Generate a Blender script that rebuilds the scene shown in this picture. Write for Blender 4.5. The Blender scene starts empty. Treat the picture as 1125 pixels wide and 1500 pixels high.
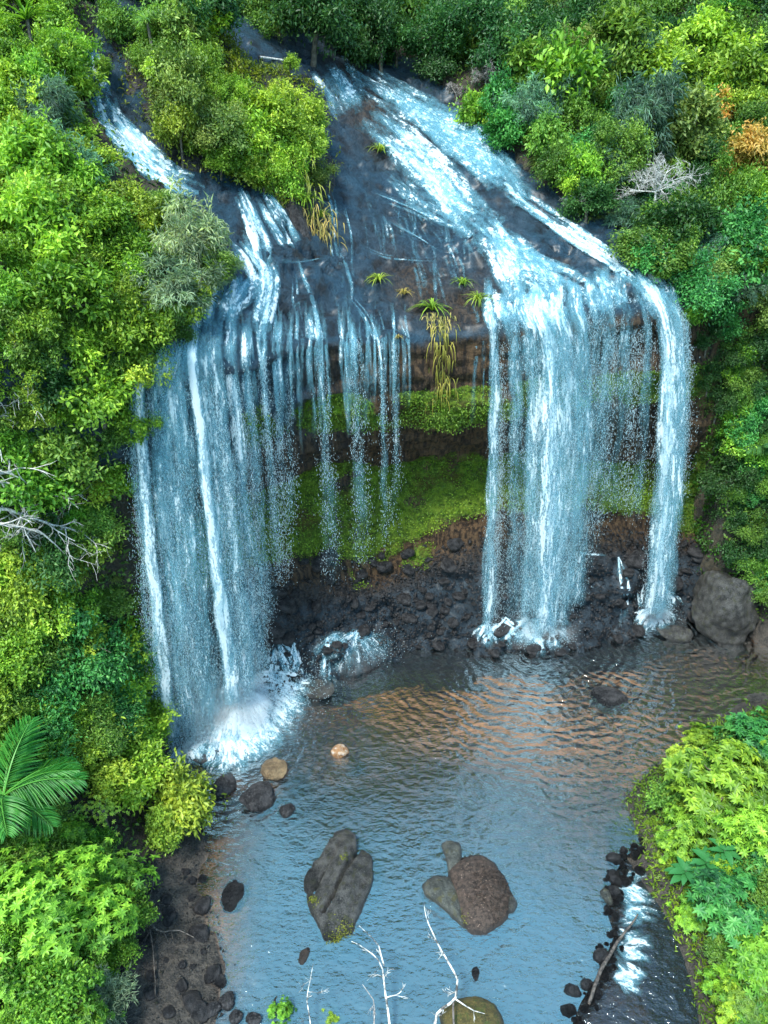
import bpy, math, random
import numpy as np
from mathutils import Vector
from mathutils.bvhtree import BVHTree

S = bpy.context.scene
C = S.collection
R = math.radians
rng = np.random.default_rng(7)
random.seed(7)

# ------------------------------------------------------------------ camera, sky, sun, exposure
H, PITCH, F = 28.0, 30.0, 1150.0            # metres, degrees below level, focal length in photo pixels (1125 x 1500)
cam_d = bpy.data.cameras.new('camera'); cam = bpy.data.objects.new('camera', cam_d); C.objects.link(cam)
cam.location = (0, 0, H); cam.rotation_euler = (R(90 - PITCH), 0, 0)
cam_d.sensor_fit = 'VERTICAL'; cam_d.sensor_height = 36; cam_d.lens = 36 * F / 1500
cam_d.clip_start = 0.3; cam_d.clip_end = 2000
S.camera = cam

SUN_EL, SUN_AZ = 60.0, 212.0                 # azimuth clockwise from +Y
w = bpy.data.worlds.new('World'); S.world = w; w.use_nodes = True
wn = w.node_tree.nodes; wl = w.node_tree.links
sky = wn.new('ShaderNodeTexSky'); sky.sky_type = 'NISHITA'; sky.sun_disc = False
sky.sun_elevation = R(SUN_EL); sky.sun_rotation = R(SUN_AZ); sky.air_density = 1.0; sky.dust_density = 1.6
bg = wn['Background']; bg.inputs['Strength'].default_value = 0.11
tint = wn.new('ShaderNodeMix'); tint.data_type = 'RGBA'; tint.blend_type = 'MULTIPLY'; tint.inputs[0].default_value = 1.0
tint.inputs[7].default_value = (0.80, 1.10, 1.08, 1); wl.new(sky.outputs[0], tint.inputs[6]); wl.new(tint.outputs[2], bg.inputs[0])
sd = bpy.data.lights.new('sun', 'SUN'); sun = bpy.data.objects.new('sun', sd); C.objects.link(sun)
sd.energy = 1.5; sd.angle = R(10); sd.color = (1.0, 0.97, 0.91)
sdir = Vector((math.sin(R(SUN_AZ)) * math.cos(R(SUN_EL)), math.cos(R(SUN_AZ)) * math.cos(R(SUN_EL)), math.sin(R(SUN_EL))))
sun.rotation_euler = sdir.to_track_quat('Z', 'Y').to_euler()
sun.location = (0, 0, 80)
S.view_settings.view_transform = 'Standard'; S.view_settings.look = 'None'
S.view_settings.exposure = 2.0; S.view_settings.gamma = 1.0
try: S.view_settings.use_curve_mapping = False
except Exception: pass
S.cycles.transparent_max_bounces = 40
S.cycles.max_bounces = 7; S.cycles.diffuse_bounces = 3; S.cycles.glossy_bounces = 3; S.cycles.transmission_bounces = 4
S.cycles.use_denoising = True
S.cycles.caustics_reflective = False; S.cycles.caustics_refractive = False

# ------------------------------------------------------------------ helpers: camera rays, noise, meshes
cp, sp = math.cos(R(PITCH)), math.sin(R(PITCH))
def raydir(px, py):
    u = (px - 562.5) / F; v = (py - 750) / F
    return np.array((u, cp - v * sp, -sp - v * cp))
CAM = np.array((0, 0, H))
def on_z(px, py, z=0.0):
    d = raydir(px, py); t = (z - H) / d[2]
    return CAM + d * t
def on_y(px, py, y):
    d = raydir(px, py); return CAM + d * (y / d[1])
def depth_of(p):
    return p[1] * cp + (H - p[2]) * sp

def _hash(ix, iy, iz):
    h = (ix.astype(np.int64) * 374761393 + iy.astype(np.int64) * 668265263 + iz.astype(np.int64) * 2147483647 * 3 + 1442695) & 0xffffffff
    h = ((h ^ (h >> 13)) * 1274126177) & 0xffffffff
    h = ((h ^ (h >> 16)) * 2246822519) & 0xffffffff
    return ((h ^ (h >> 15)) & 0xffff) / 32767.5 - 1.0
def vnoise(p):
    p = np.asarray(p, float); i = np.floor(p); f = p - i; f = f * f * (3 - 2 * f); i = i.astype(np.int64)
    r = 0
    for a in (0, 1):
        wx = f[:, 0] if a else 1 - f[:, 0]
        for b in (0, 1):
            wy = f[:, 1] if b else 1 - f[:, 1]
            for c in (0, 1):
                wz = f[:, 2] if c else 1 - f[:, 2]
                r = r + wx * wy * wz * _hash(i[:, 0] + a, i[:, 1] + b, i[:, 2] + c)
    return r
def fbm(p, o=4, lac=2.03, gain=0.5):
    p = np.asarray(p, float); a = 1.0; s = 0; t = 0
    for k in range(o):
        s = s + a * vnoise(p + 17.3 * k); t += a; p = p * lac; a *= gain
    return s / t
def sstep(a, b, x):
    t = np.clip((x - a) / (b - a), 0, 1); return t * t * (3 - 2 * t)

def new_mesh(name, verts, polys, mat=None, smooth=False, attrs=None, uv=None):
    """polys: list of int arrays (n,k)"""
    me = bpy.data.meshes.new(name)
    verts = np.asarray(verts, np.float32)
    polys = [np.asarray(p, np.int32) for p in polys if len(p)]
    flat = np.concatenate([p.ravel() for p in polys])
    tot = np.concatenate([np.full(len(p), p.shape[1], np.int32) for p in polys])
    st = np.concatenate([[0], np.cumsum(tot)[:-1]]).astype(np.int32)
    me.vertices.add(len(verts)); me.vertices.foreach_set('co', verts.ravel())
    me.loops.add(len(flat)); me.loops.foreach_set('vertex_index', flat)
    me.polygons.add(len(tot)); me.polygons.foreach_set('loop_start', st); me.polygons.foreach_set('loop_total', tot)
    if smooth: me.polygons.foreach_set('use_smooth', np.ones(len(tot), bool))
    for k, a in (attrs or {}).items():
        at = me.attributes.new(k, 'FLOAT', 'POINT'); at.data.foreach_set('value', np.asarray(a, np.float32))
    if uv is not None:
        l = me.uv_layers.new(name='UVMap'); l.data.foreach_set('uv', np.asarray(uv, np.float32)[flat].ravel())
    me.update(calc_edges=True); me.validate()
    if mat: me.materials.append(mat)
    return me
def link(name, me, parent=None, loc=(0, 0, 0), rot=(0, 0, 0), sc=(1, 1, 1)):
    o = bpy.data.objects.new(name, me); C.objects.link(o)
    o.parent = parent; o.location = loc; o.rotation_euler = rot
    o.scale = (sc, sc, sc) if isinstance(sc, (int, float)) else sc
    return o
def tag(o, label=None, cat=None, group=None, kind=None):
    if label: o['label'] = label
    if cat: o['category'] = cat
    if group: o['group'] = group
    if kind: o['kind'] = kind
    return o
def empty(name, loc=(0, 0, 0), rz=0.0, sc=1.0):
    o = bpy.data.objects.new(name, None); C.objects.link(o); o.empty_display_size = 0.2
    o.location = loc; o.rotation_euler = (0, 0, rz); o.scale = (sc, sc, sc) if isinstance(sc, (int, float)) else sc
    return o

class MB:
    def __init__(s): s.v = []; s.p = {}; s.n = 0; s.a = {}; s.uv = []
    def add(s, v, polys, attrs=None, uv=None):
        v = np.asarray(v, float).reshape(-1, 3)
        for p in polys:
            p = np.asarray(p, int)
            if len(p): s.p.setdefault(p.shape[1], []).append(p + s.n)
        for k, x in (attrs or {}).items(): s.a.setdefault(k, []).append(np.broadcast_to(np.asarray(x, float), (len(v),)))
        if uv is not None: s.uv.append(uv)
        s.v.append(v); s.n += len(v)
    def mesh(s, name, mat, smooth=False):
        return new_mesh(name, np.concatenate(s.v), [np.concatenate(p) for p in s.p.values()], mat, smooth,
                        {k: np.concatenate(a) for k, a in s.a.items()}, np.concatenate(s.uv) if s.uv else None)

def unit(a): return a / np.maximum(np.linalg.norm(a, axis=-1, keepdims=True), 1e-9)
def tube(mb, pts, radii, sides=6):
    pts = np.asarray(pts, float); n = len(pts)
    radii = np.broadcast_to(np.asarray(radii, float), (n,))
    t = unit(np.gradient(pts, axis=0)); up = np.array((0.31, 0.22, 0.93))
    a = unit(np.cross(t, up)); b = np.cross(t, a)
    th = np.linspace(0, 2 * math.pi, sides, endpoint=False)
    v = pts[:, None] + radii[:, None, None] * (np.cos(th)[None, :, None] * a[:, None] + np.sin(th)[None, :, None] * b[:, None])
    i = np.arange(n - 1)[:, None] * sides; j = np.arange(sides)[None]; k = (j + 1) % sides
    q = np.stack([i + j, i + k, i + k + sides, i + j + sides], -1).reshape(-1, 4)
    mb.add(v.reshape(-1, 3), [q])

# ------------------------------------------------------------------ materials
def mat(name):
    m = bpy.data.materials.new(name); m.use_nodes = True
    nt = m.node_tree; nt.nodes.clear(); out = nt.nodes.new('ShaderNodeOutputMaterial')
    return m, nt, out
class N:
    def __init__(s, nt): s.nt = nt
    def new(s, t, **kw):
        n = s.nt.nodes.new(t)
        for k, v in kw.items(): setattr(n, k, v)
        return n
    def set(s, sock, v):
        if isinstance(v, bpy.types.NodeSocket): s.nt.links.new(v, sock)
        else: sock.default_value = v
    def math(s, op, a, b=None, c=None, clamp=False):
        n = s.new('ShaderNodeMath', operation=op, use_clamp=clamp)
        for k, v in enumerate((a, b, c)):
            if v is not None: s.set(n.inputs[k], v)
        return n.outputs[0]
    def vmath(s, op, a, b=None):
        n = s.new('ShaderNodeVectorMath', operation=op); s.set(n.inputs[0], a)
        if b is not None: s.set(n.inputs[1], b)
        return n.outputs['Value'] if op in ('LENGTH', 'DISTANCE', 'DOT_PRODUCT') else n.outputs[0]
    def mix(s, f, a, b, typ='MIX'):
        n = s.new('ShaderNodeMix', data_type='RGBA', blend_type=typ)
        s.set(n.inputs[0], f)
        for sock, v in ((n.inputs[6], a), (n.inputs[7], b)):
            s.set(sock, v if isinstance(v, bpy.types.NodeSocket) else tuple(v) + (1,) if len(v) == 3 else v)
        return n.outputs[2]
    def noise(s, vec, scale, detail=3, rough=0.55, dist=0.0):
        n = s.new('ShaderNodeTexNoise'); s.set(n.inputs['Vector'], vec); n.inputs['Scale'].default_value = scale
        n.inputs['Detail'].default_value = detail; n.inputs['Roughness'].default_value = rough; n.inputs['Distortion'].default_value = dist
        return n.outputs[0]
    def ramp(s, f, a, b):
        n = s.new('ShaderNodeMapRange', interpolation_type='SMOOTHSTEP'); s.set(n.inputs[0], f)
        n.inputs[1].default_value = a; n.inputs[2].default_value = b
        return n.outputs[0]
    def attr(s, name):
        n = s.new('ShaderNodeAttribute', attribute_name=name); return n.outputs['Fac']
    def bump(s, h, strength, dist):
        n = s.new('ShaderNodeBump'); s.set(n.inputs['Height'], h); n.inputs['Strength'].default_value = strength; n.inputs['Distance'].default_value = dist
        return n.outputs[0]
    def scale(s, v, xyz):
        n = s.new('ShaderNodeMapping'); s.set(n.inputs[0], v); n.inputs['Scale'].default_value = xyz; return n.outputs[0]
    def link(s, a, b): s.nt.links.new(a, b)

def rock_mat(name, dark, light, wet=0.3, scale=1.0, stain=None, attrs=False, spec=0.5):
    m, nt, out = mat(name); n = N(nt)
    pos = n.new('ShaderNodeTexCoord').outputs['Object'] if not attrs else n.new('ShaderNodeNewGeometry').outputs['Position']
    n1 = n.noise(pos, 1.3 * scale, 5, 0.62); n2 = n.noise(pos, 9 * scale, 4, 0.65); n3 = n.noise(pos, 40 * scale, 3, 0.6)
    v = n.math('ADD', n.math('MULTIPLY', n1, 0.5), n.math('ADD', n.math('MULTIPLY', n2, 0.35), n.math('MULTIPLY', n3, 0.15)))
    col = n.mix(n.ramp(v, 0.40, 0.61), dark, light)
    if stain:
        col = n.mix(n.math('MULTIPLY', n.ramp(n.noise(pos, 2.2 * scale, 4), 0.52, 0.68), 0.8), col, stain)
    bs = n.new('ShaderNodeBsdfPrincipled')
    rough = n.math('ADD', n.math('MULTIPLY', n2, 0.35), wet)
    if attrs:
        br = n.attr('brown'); mo = n.attr('moss'); wt = n.attr('wet')
        vert = n.noise(n.scale(pos, (3.5, 3.5, 0.35)), 1.5, 4, 0.6)
        bcol = n.mix(n.ramp(vert, 0.38, 0.62), (0.016, 0.010, 0.007), (0.12, 0.07, 0.036))
        col = n.mix(n.math('MULTIPLY', wt, n.ramp(n1, .28, .52)), col, n.mix(n.ramp(v, .36, .66), (.008, .028, .048), (.030, .080, .125)))  # blue sky reflection of the wet slab put into its base colour
        col = n.mix(br, col, bcol)
        gr = n.mix(n.ramp(n.noise(pos, 3.0, 4, 0.65), 0.35, 0.65), (0.05, 0.095, 0.010), (0.17, 0.26, 0.020))
        gr = n.mix(n.math('MULTIPLY', n.ramp(n.noise(pos, 0.55, 3), 0.5, 0.64), 0.75), gr, (0.075, 0.05, 0.012))
        mk = n.ramp(n.math('ADD', mo, n.math('MULTIPLY', n.math('SUBTRACT', n2, 0.5), 0.9)), 0.42, 0.62)
        col = n.mix(mk, col, gr)
        rough = n.math('ADD', n.math('MULTIPLY', n.math('SUBTRACT', 1.0, wt), 0.45), n.math('ADD', n.math('MULTIPLY', n2, 0.25), 0.26))
        rough = n.math('MAXIMUM', rough, n.math('MULTIPLY', mk, 0.8))
        n.link(n.math('MULTIPLY', n.math('SUBTRACT', 1.0, mk), n.math('MULTIPLY', wt, .28)), bs.inputs['Coat Weight'])
        bs.inputs['Coat Roughness'].default_value = 0.36; bs.inputs['Coat IOR'].default_value = 1.6
    if not attrs:
        wz = n.new('ShaderNodeSeparateXYZ'); n.link(n.new('ShaderNodeNewGeometry').outputs['Position'], wz.inputs[0])
        wl_ = n.ramp(n.math('ADD', wz.outputs[2], n.math('MULTIPLY', n.math('SUBTRACT', n2, .5), .25)), .20, .08)
        lich = n.math('MULTIPLY', n.ramp(n.noise(pos, 6.5 * scale, 5, .7), .60, .66), .6)
        col = n.mix(lich, col, tuple(min(.5, c * 1.9 + .02) for c in light))
        col = n.mix(n.math('MULTIPLY', wl_, .75), col, tuple(c * .5 for c in dark)); rough = n.math('SUBTRACT', rough, n.math('MULTIPLY', wl_, .25))
    n.link(col, bs.inputs['Base Color']); n.link(rough, bs.inputs['Roughness'])
    bs.inputs['Specular IOR Level'].default_value = spec
    h = n.math('ADD', n.math('MULTIPLY', n2, 1.0), n.math('MULTIPLY', n3, 0.45))
    n.link(n.bump(h, 1.0, 0.22 / scale), bs.inputs['Normal'])
    n.link(bs.outputs[0], out.inputs[0]); return m

M = {}
M['cliff'] = rock_mat('wet_basalt_cliff', (0.008, 0.011, 0.015), (0.050, 0.058, 0.066), attrs=True, spec=.3)
M['scree'] = rock_mat('wet_dark_stone', (0.012, 0.012, 0.014), (0.085, 0.080, 0.082), 0.38, 1.4, spec=.3)
M['boulder'] = rock_mat('grey_boulder', (0.008, 0.008, 0.008), (0.10, 0.096, 0.09), 0.45, 2.2, (0.045, 0.046, 0.018))
M['tan'] = rock_mat('tan_boulder', (0.10, 0.065, 0.035), (0.32, 0.22, 0.12), 0.3, 2.0)
M['orange'] = rock_mat('orange_boulder', (0.30, 0.12, 0.03), (0.62, 0.42, 0.26), 0.35, 2.5, (0.65, 0.62, 0.58))
M['gravelly'] = rock_mat('red_brown_gravel', (0.012, 0.008, 0.006), (0.10, 0.066, 0.05), 0.6, 6.0)
M['pale'] = rock_mat('pale_grey_rock', (0.035, 0.038, 0.034), (0.14, 0.145, 0.125), 0.5, 1.6, (0.09, 0.08, 0.03))
M['mossy'] = rock_mat('moss_grown_rock', (0.05, 0.045, 0.012), (0.16, 0.12, 0.03), 0.6, 2.0, (0.05, 0.08, 0.01))

def ground_mat():
    m, nt, out = mat('hill_soil_and_pool_bed'); n = N(nt)
    g = n.new('ShaderNodeNewGeometry').outputs['Position']
    sx = n.new('ShaderNodeSeparateXYZ'); n.link(g, sx.inputs[0]); z = sx.outputs[2]
    n1 = n.noise(g, 0.22, 4, 0.6); n2 = n.noise(g, 3.0, 5, 0.65); n3 = n.noise(g, 14, 3, 0.6)
    soil = n.mix(n.ramp(n2, 0.35, 0.65), (0.010, 0.010, 0.006), (0.045, 0.035, 0.02))
    bank = n.mix(n.ramp(n.math('ADD', n.math('MULTIPLY', n2, 0.6), n.math('MULTIPLY', n3, 0.4)), 0.38, 0.64), (0.010, 0.0095, 0.009), (0.062, 0.052, 0.042))
    sand = n.mix(n.ramp(n2, 0.35, 0.65), (0.25, 0.145, 0.085), (0.46, 0.29, 0.19))
    deep = n.mix(n.ramp(n2, 0.35, 0.65), (0.07, 0.043, 0.028), (0.20, 0.12, 0.075))
    bed = n.mix(n.attr('sand'), deep, sand)
    col = n.mix(n.ramp(z, 0.6, 2.0), bank, soil)
    col = n.mix(n.math('MULTIPLY', n.ramp(z, 0.06, -0.12), n.math('SUBTRACT', 1.0, n.attr('creek'))), col, bed)
    bs = n.new('ShaderNodeBsdfPrincipled'); n.link(col, bs.inputs['Base Color']); bs.inputs['Roughness'].default_value = 0.75
    n.link(n.bump(n.math('ADD', n2, n.math('MULTIPLY', n3, 0.5)), 0.9, 0.15), bs.inputs['Normal'])
    n.link(bs.outputs[0], out.inputs[0]); return m
M['ground'] = ground_mat()

def leaf_mat(name, gloss=0.35, trans=0.35):
    """colour comes from the plant's own object colour, varied leaf by leaf"""
    m, nt, out = mat(name); n = N(nt)
    oi = n.new('ShaderNodeObjectInfo'); tone = n.attr('tone')
    hs = n.new('ShaderNodeHueSaturation'); n.link(oi.outputs['Color'], hs.inputs['Color'])
    n.link(n.math('ADD', 0.478, n.math('MULTIPLY', n.math('SUBTRACT', 1.0, tone), 0.05)), hs.inputs['Hue'])
    n.link(n.math('ADD', 0.35, n.math('MULTIPLY', tone, 1.25)), hs.inputs['Value'])
    hs.inputs['Saturation'].default_value = 1.0
    fl = n.new('ShaderNodeInvert')
    bs = n.new('ShaderNodeBsdfPrincipled'); n.link(hs.outputs[0], bs.inputs['Base Color'])
    bs.inputs['Roughness'].default_value = 0.45; bs.inputs['Specular IOR Level'].default_value = gloss
    tr = n.new('ShaderNodeBsdfTranslucent')
    n.link(n.mix(0.5, hs.outputs[0], n.mix(1.0, hs.outputs[0], (1.5, 1.6, 0.5), 'MULTIPLY')), tr.inputs[0])
    mx = n.new('ShaderNodeMixShader'); mx.inputs[0].default_value = trans
    n.link(bs.outputs[0], mx.inputs[1]); n.link(tr.outputs[0], mx.inputs[2]); n.link(mx.outputs[0], out.inputs[0])
    return m
M['leaf'] = leaf_mat('leaf')

def plain(name, a, b, rough=0.7, scale=6.0, stretch=(1, 1, 1)):
    m, nt, out = mat(name); n = N(nt)
    pos = n.scale(n.new('ShaderNodeTexCoord').outputs['Object'], stretch)
    f = n.noise(pos, scale, 4, 0.6)
    bs = n.new('ShaderNodeBsdfPrincipled'); n.link(n.mix(n.ramp(f, 0.38, 0.62), a, b), bs.inputs['Base Color']); bs.inputs['Roughness'].default_value = rough
    n.link(n.bump(f, 0.5, 0.02), bs.inputs['Normal']); n.link(bs.outputs[0], out.inputs[0]); return m
M['bark'] = plain('bark', (0.05, 0.04, 0.03), (0.14, 0.12, 0.09))
M['dead'] = plain('bleached_dead_wood', (0.30, 0.29, 0.27), (0.62, 0.60, 0.56), 0.8, 10)
M['deadgrey'] = plain('grey_dead_twigs', (0.16, 0.14, 0.13), (0.40, 0.36, 0.33), 0.85, 10)
M['birch'] = plain('blotched_white_bark', (0.05, 0.045, 0.04), (0.72, 0.70, 0.66), 0.75, 5)
M['log'] = plain('dark_driftwood', (0.03, 0.025, 0.022), (0.12, 0.10, 0.085), 0.6, 8)

def foam_mat(name, s1, s2, s3, s4, soft, lo=.66, film=.42, white=(.80, .88, .92), blue=(.20, .47, .58)):
    """broken water: a clear blue film where it runs thin, white where it is whipped up, nothing where the rock is bare"""
    m, nt, out = mat(name); n = N(nt)
    uv = n.new('ShaderNodeTexCoord').outputs['UV']
    a = n.noise(n.scale(uv, s1), 1.0, 3, 0.6, 0.3); b = n.noise(n.scale(uv, s2), 1.0, 3, 0.6); c = n.noise(n.scale(uv, s3), 1.0, 2, 0.6)
    val = n.math('ADD', n.math('MULTIPLY', a, 0.40), n.math('ADD', n.math('MULTIPLY', b, 0.35), n.math('MULTIPLY', c, 0.25)))
    d = n.attr('dens'); val = n.math('ADD', val, n.math('MULTIPLY', n.math('SUBTRACT', n.noise(n.scale(uv, s4), 1.0, 3, .6, .6), .5), .42))
    e = n.math('SUBTRACT', val, n.math('SUBTRACT', lo, n.math('MULTIPLY', d, 0.26)))
    wm = n.ramp(e, 0.0, soft); fm = n.math('MULTIPLY', n.ramp(e, -0.16, 0.04), film)
    al = n.math('MULTIPLY', n.math('MAXIMUM', n.math('MULTIPLY', wm, 0.93), fm), n.math('MULTIPLY', d, 3.0, clamp=True), clamp=True)
    col = n.mix(wm, blue, white)
    df = n.new('ShaderNodeBsdfDiffuse'); n.link(col, df.inputs[0])
    tl = n.new('ShaderNodeBsdfTranslucent'); n.link(col, tl.inputs[0])
    mx = n.new('ShaderNodeMixShader'); mx.inputs[0].default_value = 0.35
    n.link(df.outputs[0], mx.inputs[1]); n.link(tl.outputs[0], mx.inputs[2])
    tp = n.new('ShaderNodeBsdfTransparent'); mm = n.new('ShaderNodeMixShader')
    n.link(al, mm.inputs[0]); n.link(tp.outputs[0], mm.inputs[1]); n.link(mx.outputs[0], mm.inputs[2]); n.link(mm.outputs[0], out.inputs[0])
    return m
M['fall'] = foam_mat('falling_water', (3.2, 0.30, 1), (9, 1.3, 1), (15, 6.5, 1), (1.3, .32, 1), .13, .627, .32)
M['slab_foam'] = foam_mat('foaming_stream', (1.7, 0.7, 1), (5.2, 2.6, 1), (11, 6, 1), (.75, .4, 1), .10, .64, .30)
M['splash'] = foam_mat('splash_foam', (3.5, 1.0, 1), (9, 2.0, 1), (16, 8, 1), (1.2, .8, 1), .10, .57, .3)

def drop_mat():
    m, nt, out = mat('water_drops'); n = N(nt)
    df = n.new('ShaderNodeBsdfDiffuse'); df.inputs[0].default_value = (0.68, 0.85, 0.91, 1)
    tl = n.new('ShaderNodeBsdfTranslucent'); tl.inputs[0].default_value = (0.68, 0.85, 0.91, 1)
    mx = n.new('ShaderNodeMixShader'); mx.inputs[0].default_value = 0.4
    n.link(df.outputs[0], mx.inputs[1]); n.link(tl.outputs[0], mx.inputs[2]); n.link(mx.outputs[0], out.inputs[0]); return m
M['drop'] = drop_mat()

def water_mat(name, centres, tint, murk, sky_murk_f, ior, bumpd=0.05):
    m, nt, out = mat(name); n = N(nt)
    pos = n.new('ShaderNodeNewGeometry').outputs['Position']
    warp = n.noise(pos, 0.35, 3, 0.5); warp2 = n.noise(pos, 1.3, 3, 0.55)
    tot = None
    for (cx, cy, lam, reach) in centres:
        d = n.vmath('DISTANCE', pos, (cx, cy, 0.0))
        ph = n.math('ADD', n.math('MULTIPLY', d, 6.283 / lam), n.math('ADD', n.math('MULTIPLY', warp, 26.0), n.math('MULTIPLY', warp2, 8.0)))
        wv = n.math('MULTIPLY', n.math('SINE', ph), n.ramp(d, reach, reach * 0.15))
        tot = wv if tot is None else n.math('ADD', tot, wv)
    fine = n.noise(n.scale(pos, (1.0, 1.5, 1)), 3.2, 3, 0.55)
    big = n.noise(pos, 0.8, 2, 0.5)
    hgt = n.math('ADD', n.math('MULTIPLY', fine, 0.9), n.math('MULTIPLY', big, 1.6))
    if tot is not None: hgt = n.math('ADD', hgt, n.math('MULTIPLY', tot, 0.26))
    nb = n.bump(hgt, 1.0, bumpd)
    fr = n.new('ShaderNodeFresnel'); fr.inputs[0].default_value = ior; n.link(nb, fr.inputs[1])
    gl = n.new('ShaderNodeBsdfGlossy'); gl.inputs['Roughness'].default_value = 0.03; n.link(nb, gl.inputs['Normal'])
    gl.inputs[0].default_value = (1, 1, 1, 1)
    tp = n.new('ShaderNodeBsdfTransparent'); tp.inputs[0].default_value = tint + (1,)
    df = n.new('ShaderNodeBsdfDiffuse'); df.inputs[0].default_value = murk + (1,); n.link(nb, df.inputs['Normal'])  # diffuse blue carries the sky's reflection as painted colour
    sp_ = n.new('ShaderNodeSeparateXYZ'); n.link(pos, sp_.inputs[0])
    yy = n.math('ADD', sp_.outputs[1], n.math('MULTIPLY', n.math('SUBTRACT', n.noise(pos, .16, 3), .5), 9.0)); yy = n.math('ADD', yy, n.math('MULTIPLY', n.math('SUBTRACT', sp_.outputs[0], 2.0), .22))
    sky_blend = n.math('MULTIPLY', n.ramp(yy, 29.5, 17.0), n.ramp(sp_.outputs[0], -7.2, -4.2))  # painted sky blue: least by the cliff, growing towards the front
    m1 = n.new('ShaderNodeMixShader'); n.link(n.math('ADD', .06, n.math('MULTIPLY', sky_blend, sky_murk_f)), m1.inputs[0])
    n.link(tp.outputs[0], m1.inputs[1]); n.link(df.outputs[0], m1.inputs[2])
    m2 = n.new('ShaderNodeMixShader'); n.link(fr.outputs[0], m2.inputs[0]); n.link(m1.outputs[0], m2.inputs[1]); n.link(gl.outputs[0], m2.inputs[2])
    n.link(m2.outputs[0], out.inputs[0]); return m

# ------------------------------------------------------------------ the rock: slab, lip, undercut cliff, scree toe
cols = [  # X, Ylip, zlip, (z, dy) face foot, (z, dy) ledge foot, (z, Y) bank top, (z, Y) bank foot, Y waterline
    (-26, 20, 21, 14, .3, 11, 1.0, 8, 24, 5, 23, 21.5),
    (-19, 22.5, 20.5, 14.5, .3, 12, 1.2, 8, 27, 5.5, 26, 24.5),
    (-13.0, 24.8, 19.8, 15, .3, 12.5, 1.2, 8, 31, 5.5, 30, 28),
    (-8.6, 27.3, 19.0, 15.3, .3, 12.5, 1.2, 8.7, 31.6, 6.0, 30.8, 29.6),
    (-5.6, 29.0, 18.4, 15.2, .3, 12.6, 1.3, 9.5, 32.9, 6.5, 32.0, 30.1),
    (-3.0, 31.5, 17.8, 14.7, .3, 12.4, 1.3, 9.5, 35.2, 5.6, 33.9, 31.2),
    (0, 33.3, 17.3, 14.2, .3, 11.9, 1.3, 8.9, 37.2, 4.3, 35.8, 33.0),
    (3, 34.2, 17.2, 13.9, .3, 11.8, 1.3, 9.0, 37.6, 5.8, 36.2, 33.8),
    (6.5, 34.5, 17.8, 14.2, .3, 12.1, 1.2, 9.1, 37.7, 7.0, 36.4, 33.6),
    (10, 34.8, 18.15, 14.4, .3, 12.3, 1.2, 8.8, 37.8, 6.9, 36.6, 33.7),
    (13, 35.7, 18.1, 14.3, .4, 12.1, 1.1, 8.3, 37.9, 6.6, 37.0, 34.6),
    (16.2, 37.2, 18.2, 14.5, .3, 11.8, .6, 7.2, 39.2, 5.2, 38.4, 36.2),
    (21, 37.8, 19.2, 15, .2, 11, .4, 7, 38.8, 5, 38.0, 35.2),
    (28, 36.5, 20.5, 15, .2, 11, .2, 7, 37.0, 5, 36.4, 33.4)]
prof = [(30, 14.6), (24, 12.6), (17, 10.0), (12, 7.3), (7, 4.3), (3, 2.05), (0.9, 0.72)]
net = []
for c in cols:
    X, Y, Z = c[:3]; col = []
    for d, dz in prof: col.append((X * (1 - 0.004 * d), Y + d, Z + dz))
    col.append((X, Y, Z))
    col.append((X, Y + c[4] - .15, (Z + c[3]) / 2))
    col.append((X, Y + c[4], c[3])); col.append((X, Y + c[6], c[5]))
    col.append((X, c[8], c[7])); col.append((X, c[10], c[9]))
    col.append((X, (c[10] * .55 + c[11] * .45), c[9] * .5)); col.append((X, c[11], 0.0)); col.append((X, c[11] - 1.6, -1.8))
    net.append(col)
net = np.array(net)                       # cols x rows x 3
def cr(P, t):
    n = len(P); i = np.clip(np.floor(t).astype(int), 0, n - 2); f = (t - i)[:, None, None]
    g = lambda k: P[np.clip(i + k, 0, n - 1)]
    p0, p1, p2, p3 = g(-1), g(0), g(1), g(2)
    return 0.5 * (2 * p1 + (p2 - p0) * f + (2 * p0 - 5 * p1 + 4 * p2 - p3) * f * f + (3 * p1 - p0 - 3 * p2 + p3) * f ** 3)
NC, NR = net.shape[:2]
tc = np.linspace(0, NC - 1, 300)
rowlen = np.linalg.norm(np.diff(net[6], axis=0), axis=1); cum = np.concatenate([[0], np.cumsum(rowlen)])
tr_ = np.interp(np.linspace(0, cum[-1], 340), cum, np.arange(NR))
G = cr(net, tc); G = cr(np.swapaxes(G, 0, 1), tr_)           # rows x cols x 3
nr, nc = G.shape[:2]
dr = np.gradient(G, axis=0); dc = np.gradient(G, axis=1); nrm = unit(np.cross(dc, dr))
P0 = G.reshape(-1, 3); Nn = nrm.reshape(-1, 3)
if Nn[(nr // 4) * nc + nc // 2][2] < 0: Nn = -Nn
T = np.repeat(tr_, nc)
slab = 1 - sstep(6.2, 7.2, T)
big = fbm(P0 * (0.28, 0.28, 0.5), 3) * 0.55
strata = fbm(P0 * (0.25, 0.25, 2.2) + 31, 3) * 0.42
pits = fbm(P0 * 1.4 + 9, 4) * 0.22
ridge = -np.abs(vnoise(P0 * (0.9, 0.35, 0.6) + 5)) * 0.35
casc = sstep(3, 6, P0[:, 0]) * slab * fbm(P0 * (0.7, 0.7, 0.7) + 77, 3) * 0.5
face = sstep(6.8, 7.5, T) * (1 - sstep(12.0, 12.6, T))
scr = sstep(12.2, 12.9, T)
lumps = np.abs(fbm(P0 * 0.75 + 55, 3)) * 1.3 * scr
rough = fbm(P0 * 3.2 + 21, 4) * .16
disp = slab * (big * 0.45 + ridge * .6 + pits * 0.8 + rough + casc) + face * (big + strata + pits + rough) + scr * pits + lumps - 0.05
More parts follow.
